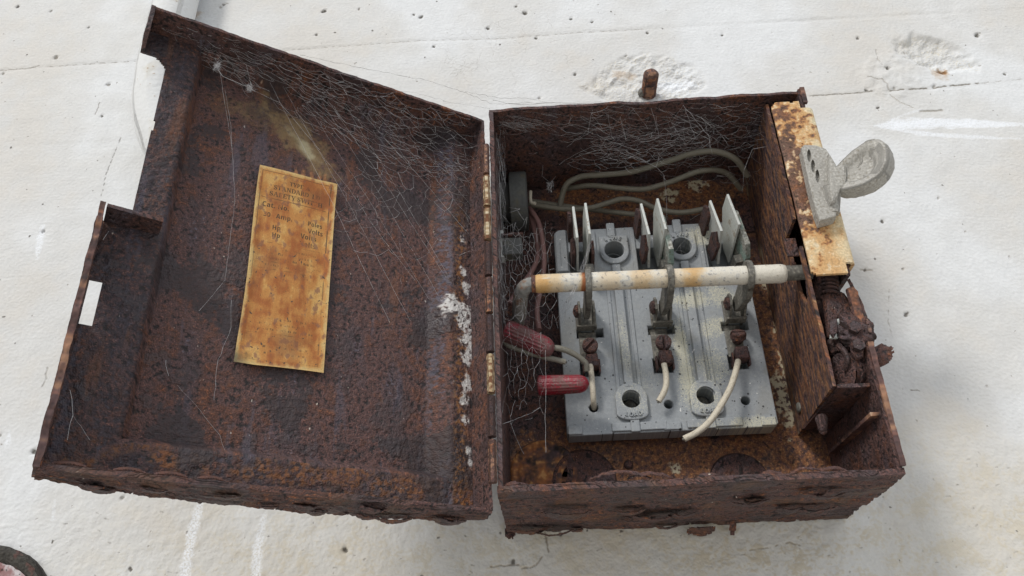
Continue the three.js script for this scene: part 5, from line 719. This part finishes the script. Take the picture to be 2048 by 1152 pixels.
// ------------------------------------------------------------------ things fixed to the wall
{
  const b = Z(1297, 186, 0.0005), len = 0.023, prof = [[0.0001, len], [0.0036, len - 0.0003], [0.0052, len - 0.0022]]; for (let i = 0; i < 15; i++) { const y = len - 0.003 - i * 0.0015; if (y < -0.004) break; prof.push([0.0058, y], [0.0052, y - 0.00075]); } prof.push([0.0052, -0.006]);
  const t = group('anchor_bolt'); tag(t, 'rusty threaded bolt sticking out of chipped plaster above the box', 'bolt');
  obj('threaded_shank', boxUV(rough(lathe(prof.reverse(), b, b.clone().add(V(0, 0, 1)), 28), 0.00025, 300), 9), mEdge, t);
  const c = Z(1286, 184, 0.002); obj('mortar_crumb', boxUV(rough(new THREE.SphereGeometry(0.0035, 14, 10).translate(c.x, c.y, c.z), 0.0016, 300), 9), mBrass, t);
}
{ // round pipe end set in the wall
  const t = group('pipe_stub'); tag(t, 'round maroon plug with dark rim low on the wall beside the door', 'plug');
  const c = V(-0.31, -0.0455, 0), m = makeTex(256, 256, (s, t2, o) => { const n = fbm(s * 5, t2 * 5, 4), n2 = fbm(s * 40, t2 * 40, 3); o[0] = 150; o[1] = 116; o[2] = 116; mix3(o, [206, 204, 206], ss(-0.05, 0.2, n + 0.3 * n2) * 0.85); mix3(o, [108, 60, 56], ss(0.08, 0.3, -n + 0.4 * n2) * 0.7); mix3(o, [46, 42, 40], ss(0.28, 0.4, n2) * 0.8); o[3] = 0.5 + 0.4 * n2; }, { bump: 0.0012 });
  const mr = makeTex(256, 256, (s, t2, o) => { const n = fbm(s * 9, t2 * 9, 4), n2 = fbm(s * 60, t2 * 60, 3), v = 62 + 22 * n + 30 * n2; o[0] = v * 1.05; o[1] = v; o[2] = v * 0.92; mix3(o, [92, 54, 48], ss(0.1, 0.3, n) * 0.6); o[3] = 0.5 + 0.5 * n2; }, { bump: 0.0016 });
  obj('rim', boxUV(rough(lathe([[0.05, -0.004], [0.0502, 0.0035], [0.0475, 0.0052], [0.0425, 0.0034], [0.0405, 0.0008], [0.0405, -0.003]], c, V(c.x, c.y, 1), 72), 0.0011, 160), 9), mr, t);
  obj('face', boxUV(rough(new THREE.CircleGeometry(0.0412, 64).translate(c.x, c.y, 0.0016), 0.0004, 90), 9), m, t);
}

// ------------------------------------------------------------------ cobwebs: real threads
function voronoi(pts) { // edges of the Voronoi cells of points in the unit square, by Delaunay triangulation
  const P = [...pts, [-9, -9], [10, -9], [0.5, 12]], n = pts.length; let T = [[n, n + 1, n + 2]];
  const cc = (t) => { const [a, b, c] = t.map((i) => P[i]), d = 2 * (a[0] * (b[1] - c[1]) + b[0] * (c[1] - a[1]) + c[0] * (a[1] - b[1])) || 1e-12, A = a[0] * a[0] + a[1] * a[1], B = b[0] * b[0] + b[1] * b[1], C = c[0] * c[0] + c[1] * c[1]; const x = (A * (b[1] - c[1]) + B * (c[1] - a[1]) + C * (a[1] - b[1])) / d, y = (A * (c[0] - b[0]) + B * (a[0] - c[0]) + C * (b[0] - a[0])) / d; return [x, y, (a[0] - x) ** 2 + (a[1] - y) ** 2]; };
  T = T.map((t) => ({ t, c: cc(t) }));
  for (let i = 0; i < n; i++) {
    const bad = [], good = []; for (const q of T) ((P[i][0] - q.c[0]) ** 2 + (P[i][1] - q.c[1]) ** 2 < q.c[2] ? bad : good).push(q);
    const E = new Map(); for (const q of bad) for (let k = 0; k < 3; k++) { const a = q.t[k], b = q.t[(k + 1) % 3], key = a < b ? a * 10000 + b : b * 10000 + a; E.set(key, E.has(key) ? null : [a, b]); }
    T = good; for (const e of E.values()) if (e) { const t = [e[0], e[1], i]; T.push({ t, c: cc(t) }); }
  }
  const M = new Map(), out = [];
  for (const q of T) for (let k = 0; k < 3; k++) { const a = q.t[k], b = q.t[(k + 1) % 3]; if (a >= n || b >= n) continue; const key = a < b ? a * 10000 + b : b * 10000 + a; if (M.has(key)) out.push([M.get(key), q.c]); else M.set(key, q.c); }
  return out.filter(([a, b]) => [a, b].every((p) => p[0] > -0.02 && p[0] < 1.02 && p[1] > -0.02 && p[1] < 1.02));
}
class Silk { // collects threads as thin three-sided tubes
  constructor() { this.P = []; this.I = []; }
  seg(a, b, r, r2 = r) {
    const d = b.clone().sub(a).normalize(), s = Math.abs(d.y) < 0.9 ? V(0, 1, 0) : V(1, 0, 0), u = d.clone().cross(s).normalize(), w = d.clone().cross(u), n = this.P.length / 3;
    for (const [p, q] of [[a, r], [b, r2]]) for (let k = 0; k < 3; k++) { const t = k * 2.0944, v = p.clone().addScaledVector(u, Math.cos(t) * q).addScaledVector(w, Math.sin(t) * q); this.P.push(v.x, v.y, v.z); }
    for (let k = 0; k < 3; k++) { const l = (k + 1) % 3; this.I.push(n + k, n + l, n + 3 + l, n + k, n + 3 + l, n + 3 + k); }
  }
  line(pts, r, sag = 0, wob = 0, seed = 1) { // threads through points, hanging a little and kinked
    const rr = rng(Math.round(seed * 1000)); for (let i = 1; i < pts.length; i++) { const a = pts[i - 1], b = pts[i], L = a.distanceTo(b), n = Math.max(1, Math.min(14, Math.round(L / 0.0035))); let prev = a; for (let k = 1; k <= n; k++) { const f = k / n, p = a.clone().lerp(b, f); p.y -= sag * L * 4 * f * (1 - f); if (k < n) p.add(V(rr() - 0.5, rr() - 0.5, rr() - 0.5).multiplyScalar(wob)); this.seg(prev, p, r * 0.44 * (0.6 + 0.8 * rr())); prev = p; } }
  }
  net(map, cols, rows, r, o = {}) { // polygonal mesh of threads over a surface map(s, t)
    const rr = rng(o.seed ?? 1), pts = []; for (let j = 0; j < rows; j++) for (let i = 0; i < cols; i++) { const q = rr() * 2.4; for (let k = 0; k < q - 0.7; k++) { const c = rr(); pts.push([(i + 0.5 + (rr() - 0.5) * (c < 0.4 ? 1 : 2.6)) / cols, (j + 0.5 + (rr() - 0.5) * (c < 0.4 ? 1 : 2.6)) / rows]); } }
    for (const [a, b] of voronoi(pts)) { const ms = (a[0] + b[0]) / 2, mt = (a[1] + b[1]) / 2; if (o.keep && !o.keep(ms, mt, rr())) continue; if (rr() < (o.drop ?? 0.12)) continue; const k = r * (0.55 + 0.8 * rr() * rr() + (rr() < 0.06 ? 0.8 : 0)); const A = map(a[0], a[1]), B = map(b[0], b[1]); if (A.distanceTo(B) > (o.max ?? 0.02)) continue; this.line([A, B], k, 0.11, 0.0012, rr() * 99); }
  }
  part(parent, name) { const g = new THREE.BufferGeometry(); g.setAttribute('position', new THREE.Float32BufferAttribute(this.P, 3)); g.setIndex(this.I); g.computeVertexNormals(); obj(name, g, this.mat || mSilk, parent); this.P = []; this.I = []; }
  done(name, label, grp = 'cobwebs') { const g = new THREE.BufferGeometry(); g.setAttribute('position', new THREE.Float32BufferAttribute(this.P, 3)); g.setIndex(this.I); g.computeVertexNormals(); return tag(obj(name, g, mSilk), label, 'cobweb', grp); }
}
const DP = (px, py, n) => hit(px, py, DN, HINGE.clone().addScaledVector(DN, n)); // point on a plane parallel to the door
const jit = (rr, p, s) => p.add(V(rr() - 0.5, rr() - 0.5, rr() - 0.5).multiplyScalar(s));
const bow = (px, n) => lerp(n[0], n[1], px);
{ // net slung under the top flange of the door
  const w = new Silk();
  const topL = (s) => [lerp(330, 964, s), lerp(28, 252, s)], len = (s) => lerp(60, 190, ss(0.1, 0.8, s));
  const map = (s, t) => { const [x, y] = topL(s), l = len(s); return DP(x - 16 * t * (1 - s), y + l * t, lerp(-0.0015, -0.0235, Math.pow(t, 0.8)) + 0.003 * fbm(s * 6, t * 6, 2)); };
  w.net(map, 40, 7, 0.00015, { seed: 3, max: 0.026, drop: 0.03, keep: (s, t) => 1.12 - 0.7 * t + 0.6 * pn(s * 7, t * 4) > 0.5 });
  w.net((s, t) => { const p = map(0.42 + 0.58 * s, t * 0.85); return p.addScaledVector(DN, 0.0035); }, 24, 6, 0.00012, { seed: 9, max: 0.02, drop: 0.03 });
  w.net((s, t) => map(0.02 + 0.3 * s, t * 1.35), 10, 4, 0.00015, { seed: 19, max: 0.024, drop: 0.06 });
  w.done('cobweb', 'dense grey cobweb net hanging under the top rim of the open door');
}
{ // taut parallel threads running down across the door panel
  const cw = tag(group('cobweb'), 'long taut silk threads slanting down across the inside of the door', 'cobweb', 'cobwebs'), w = new Silk(), rr = rng(44);
  for (let i = 0; i < 10; i++) { const f = i / 9, x0 = lerp(520, 800, f) + rr() * 24, y0 = lerp(165, 240, f), x1 = lerp(770, 962, f) + rr() * 60, y1 = lerp(640, 380, f) + rr() * 60; w.line([DP(x0, y0, -0.012), DP(lerp(x0, x1, 0.5) + 8, lerp(y0, y1, 0.5) + 6, -0.015), DP(x1, y1, -0.017)], 0.00009 + 0.00006 * rr(), 0.004, 0.0003, i + 2); w.part(cw, 'thread'); }
  w.net((s, t) => { const x = lerp(640, 960, s), y = lerp(330, 300, s) + t * lerp(230, 330, s); return DP(x + 40 * t, y, -0.016 + 0.002 * fbm(s * 5, t * 5, 2)); }, 12, 9, 0.0001, { seed: 23, max: 0.03, drop: 0.1, keep: (s, t) => 0.55 - 0.75 * t + 0.3 * s + 0.7 * pn(s * 5, t * 5) > 0.15 }); w.part(cw, 'net');
  w.line([DP(450, 180, -0.022), DP(462, 250, -0.02), DP(470, 400, -0.022), DP(450, 560, -0.022), DP(398, 622, -0.0225)], 0.00013, 0.01, 0.0003, 61); w.part(cw, 'thread');
  w.line([DP(628, 290, -0.012), DP(700, 380, -0.014), DP(760, 470, -0.016), DP(830, 560, -0.016)], 0.00013, 0.003, 0.0003, 62); w.part(cw, 'thread');
  w.line([DP(463, 600, -0.022), DP(462, 655, -0.022), DP(436, 720, -0.022), DP(428, 800, -0.022)], 0.00015, 0.01, 0.0006, 63); w.part(cw, 'thread');
  w.line([DP(355, 770, -0.022), DP(400, 820, -0.022), DP(440, 870, -0.022), DP(452, 905, -0.021)], 0.00012, 0.01, 0.0006, 64); w.part(cw, 'thread');
  w.line([DP(332, 720, -0.0235), DP(334, 740, -0.022), DP(338, 752, -0.023)], 0.00022, 0, 0.0008, 65); w.part(cw, 'thread'); w.line([DP(140, 780, -0.012), DP(146, 830, -0.01), DP(135, 880, -0.011)], 0.00022, 0, 0.0008, 66); w.part(cw, 'thread'); w.line([DP(146, 830, -0.01), DP(180, 880, -0.015)], 0.00014, 0, 0.0005, 67); w.part(cw, 'thread');
  w.line([DP(212, 470, -0.004), DP(206, 480, -0.004), DP(218, 462, -0.006)], 0.0002, 0, 0.0004, 68); w.part(cw, 'thread');
  
}
{ // woolly tuft and strand at the upper left corner of the door panel
  const w = new Silk(), rr = rng(71); const c = [[432, 128], [437, 140], [445, 152], [470, 163], [498, 175], [510, 182]];
  w.line(c.map(([x, y]) => DP(x, y, -0.006)), 0.00035, 0, 0.0006, 5); w.line([DP(510, 182, -0.006), DP(560, 205, -0.01), DP(640, 300, -0.016)], 0.00016, 0.01, 0.0004, 6); w.line([DP(440, 145, -0.008), DP(452, 220, -0.02), DP(465, 300, -0.022)], 0.00015, 0.004, 0.0003, 7);
  for (const [cx, cy, n, sp] of [[434, 133, 70, 10], [500, 176, 50, 11]]) for (let i = 0; i < n; i++) { const a = DP(cx + (rr() - 0.5) * sp, cy + (rr() - 0.5) * sp * 1.3, -0.006), b = DP(cx + (rr() - 0.5) * sp, cy + (rr() - 0.5) * sp * 1.3, -0.006); w.line([jit(rr, a, 0.003), jit(rr, b, 0.003)], 0.0001, 0, 0.0004, i + cx); }
  w.done('cobweb', 'white woolly silk tuft and twisted strand in the door corner above the label');
}
{ // tangle across the upper part of the box
  const w = new Silk();
  const map = (s, t) => { const x = lerp(1010, 1585, s), y = lerp(222, 196, s) + t * lerp(150, 130, s) * (0.65 + 0.35 * Math.sin(s * 3.1)), z = lerp(0.0885, 0.05, t) + 0.012 * fbm(s * 4, t * 3, 2); return Z(x, y, z); };
  w.net(map, 32, 6, 0.00014, { seed: 5, max: 0.026, drop: 0.04, keep: (s, t) => 0.2 + 0.5 * ss(0.12, 0.35, s) + 0.7 * pn(s * 8, t * 4 + 3) > 0.35 });
  w.net((s, t) => map(0.3 + 0.5 * s, 0.1 + 0.75 * t).add(V(0, -0.002, -0.006)), 22, 7, 0.00012, { seed: 15, max: 0.02, drop: 0.04 });
  w.net((s, t) => map(0.32 + 0.4 * s, 0.2 + 0.5 * t).add(V(0, 0.001, -0.012)), 16, 6, 0.00013, { seed: 16, max: 0.02, drop: 0.06 });
  w.net((s, t) => Z(lerp(1320, 1560, s), lerp(225, 235, s) + t * 150, lerp(0.08, 0.035, t) + 0.008 * fbm(s * 5, t * 5, 2)), 14, 7, 0.00012, { seed: 25, max: 0.026, drop: 0.08 });
  const L = (p, r, k, wob = 0.0006) => w.line(p.map(([x, y, z]) => Z(x, y, z)), r, 0, wob, k);
  L([[1150, 315, 0.05], [1195, 300, 0.055], [1250, 300, 0.058], [1290, 322, 0.058], [1312, 334, 0.058], [1318, 312, 0.06]], 0.00024, 31); L([[1290, 322, 0.058], [1240, 305, 0.058]], 0.00028, 32); L([[1312, 334, 0.058], [1328, 350, 0.056], [1333, 400, 0.05], [1334, 440, 0.045]], 0.00016, 33);
  L([[1500, 310, 0.062], [1505, 298, 0.066], [1540, 292, 0.07], [1575, 290, 0.075]], 0.00026, 34); L([[1500, 310, 0.062], [1488, 340, 0.06], [1484, 385, 0.05]], 0.00016, 35); L([[1340, 245, 0.07], [1385, 262, 0.068], [1418, 278, 0.065], [1420, 296, 0.062]], 0.00026, 36); L([[1230, 285, 0.06], [1180, 295, 0.058], [1130, 320, 0.05], [1118, 330, 0.048]], 0.0002, 37);
  for (let i = 0; i < 22; i++) { const rr = rng(500 + i), x = 1150 + rr() * 250; L([[x, 205 + rr() * 30, 0.088], [x + (rr() - 0.3) * 120, 240 + rr() * 40, 0.076], [x + (rr() - 0.3) * 240, 260 + rr() * 60, 0.065]], 0.0001 + 0.00006 * rr(), 50 + i, 0.001); }
  w.done('cobweb', 'tangled grey cobweb stretched across the dark top of the box');
}
{ // milky sheet of fine silk in the upper corner of the box by the hinge
  const w = new Silk(), rr = rng(88);
  for (let i = 0; i < 240; i++) { const x = 992 + rr() * rr() * 150, y = 218 + rr() * 36 - (x - 992) * 0.05; const a = Z(x, y, 0.089 - rr() * 0.02), b = Z(x + 10 + rr() * 50, y - 8 + rr() * 26, 0.089 - rr() * 0.025); w.line([a, b], 0.000055 + 0.00004 * rr(), 0.03, 0.0003, i + 3); }
  for (let i = 0; i < 60; i++) { const x = 1010 + rr() * 330, y = 212 - (x - 980) * 0.055 + rr() * 14; w.line([Z(x, y, 0.09), Z(x + 60 + rr() * 90, y - 4 + rr() * 20, 0.084)], 0.00008, 0.01, 0.0006, i + 700); }
  w.done('cobweb', 'milky patch of fine silk in the box corner beside the hinge top');
}
{ // open net hanging down the hinge side of the box, over the wires
  const w = new Silk();
  w.net((s, t) => { const x = lerp(996, 1125, s) - 10 * t, y = lerp(430, 640, t) + 18 * s; return Z(x, y, lerp(0.086, 0.05, s) + 0.006 * fbm(s * 4, t * 4, 2)); }, 10, 14, 0.00014, { seed: 7, max: 0.03, drop: 0.04, keep: (s, t) => 0.75 - 0.8 * s * (1 - t) + 0.5 * pn(s * 4, t * 6) > 0.2 });
  w.net((s, t) => { const x = lerp(1004, 1092, s), y = lerp(640, 860, t) - 20 * s; return Z(x, y, lerp(0.086, 0.058, s) + 0.005 * fbm(s * 4, t * 4 + 5, 2)); }, 6, 11, 0.00014, { seed: 8, max: 0.035, drop: 0.06, keep: (s, t) => 0.9 - 0.7 * t + 0.6 * pn(s * 4, t * 6) > 0.25 });
  w.net((s, t) => Z(lerp(992, 1014, s), lerp(250, 640, t), lerp(0.088, 0.07, s)), 4, 26, 0.00011, { seed: 17, max: 0.03, drop: 0.15 });
  const L = (p, r, k, wob = 0.0004) => w.line(p.map(([x, y, z]) => Z(x, y, z)), r, 0, wob, k), rr = rng(5);
  for (let i = 0; i < 26; i++) { const y = 250 + rr() * 330; L([[992 + rr() * 8, y, 0.088], [1000 + rr() * 14, y + 60 + rr() * 60, 0.08]], 0.0001, i + 10, 0.0006); }
  L([[1004, 430, 0.08], [1050, 480, 0.07], [1085, 520, 0.06]], 0.00013, 1); L([[1030, 415, 0.07], [1048, 440, 0.07]], 0.00018, 2); L([[1018, 415, 0.07], [1040, 418, 0.07], [1020, 425, 0.07]], 0.00018, 3);
  L([[1091, 700, 0.065], [1092, 780, 0.064], [1090, 840, 0.063], [1092, 905, 0.062]], 0.00022, 4); L([[990, 848, 0.091], [1000, 850, 0.088], [1020, 843, 0.084]], 0.0004, 5, 0.0003); L([[1020, 843, 0.084], [1030, 870, 0.08], [1048, 908, 0.07]], 0.00016, 6); L([[1020, 843, 0.084], [1065, 825, 0.07], [1080, 815, 0.066]], 0.00016, 7);
  L([[1086, 330, 0.05], [1084, 352, 0.048], [1096, 362, 0.046], [1104, 385, 0.042]], 0.0002, 8); L([[1112, 352, 0.048], [1104, 362, 0.046], [1098, 372, 0.044]], 0.0002, 9); for (let i = 0; i < 26; i++) L([[1092 + rr() * 16, 360 + rr() * 26, 0.045], [1092 + rr() * 16, 360 + rr() * 30, 0.045]], 0.00014, 100 + i, 0.0008);
  w.done('cobweb', 'open cobweb net hanging beside the hinge over the red connectors');
}
{ // thick strand slung over the crossbar, and wisps between the jaws
  const cw = tag(group('cobweb'), 'twisted white silk strand slung over the white crossbar by the jaws', 'cobweb', 'cobwebs'), w = new Silk(), L = (p, r, k, wob = 0.0005) => { w.line(p.map(([x, y, z]) => Z(x, y, z)), r, 0, wob, k); w.part(cw, 'thread'); };
  for (let i = 0; i < 4; i++) L([[1186 - i, 470 + i * 6, 0.05], [1160 + i * 2, 540, 0.081], [1140 + i * 2, 590, 0.077], [1112 + i * 3, 640 + i * 6, 0.04]], 0.00018, i + 3, 0.0009); L([[1112, 500, 0.03], [1130, 520, 0.04], [1150, 540, 0.07]], 0.00014, 9); L([[1176, 480, 0.045], [1172, 520, 0.06], [1166, 545, 0.081]], 0.00018, 10); L([[1190, 470, 0.04], [1192, 480, 0.032]], 0.00016, 11);
  L([[1350, 505, 0.03], [1360, 490, 0.028], [1372, 478, 0.03]], 0.00013, 12, 0.0002); L([[1360, 490, 0.028], [1364, 512, 0.028]], 0.00013, 13, 0.0002); L([[1360, 490, 0.028], [1384, 502, 0.029]], 0.00013, 14, 0.0002); L([[1380, 440, 0.03], [1400, 428, 0.03], [1418, 425, 0.032]], 0.00018, 15);
  
}
{ // loose dark threads across the wall between door and box
  const cw = tag(group('cobweb'), 'loose dusty threads crossing the pale wall between door and box', 'cobweb', 'cobwebs'), w = Object.assign(new Silk(), { mat: plain(96, 92, 86, 0.9) }), L = (p, r, k) => { w.line(p.map(([x, y, z]) => Z(x, y, z)), r, 0.002, 0.0008, k); w.part(cw, 'thread'); };
  L([[600, 110, 0.06], [720, 135, 0.05], [850, 160, 0.045], [930, 185, 0.05], [985, 208, 0.085], [1060, 205, 0.09], [1130, 206, 0.0915], [1300, 210, 0.0915]], 0.0002, 1); L([[930, 183, 0.05], [1000, 197, 0.07], [1050, 196, 0.085], [1095, 205, 0.0915]], 0.00018, 2); L([[700, 170, 0.09], [830, 185, 0.09], [900, 205, 0.09], [980, 217, 0.0905]], 0.00012, 3); L([[985, 200, 0.085], [1010, 206, 0.085], [1060, 210, 0.09], [1110, 205, 0.091]], 0.00018, 4); L([[1710, 945, 0.05], [1745, 918, 0.06], [1782, 888, 0.08]], 0.00014, 6);
  
}
renderer.render(scene, camera);
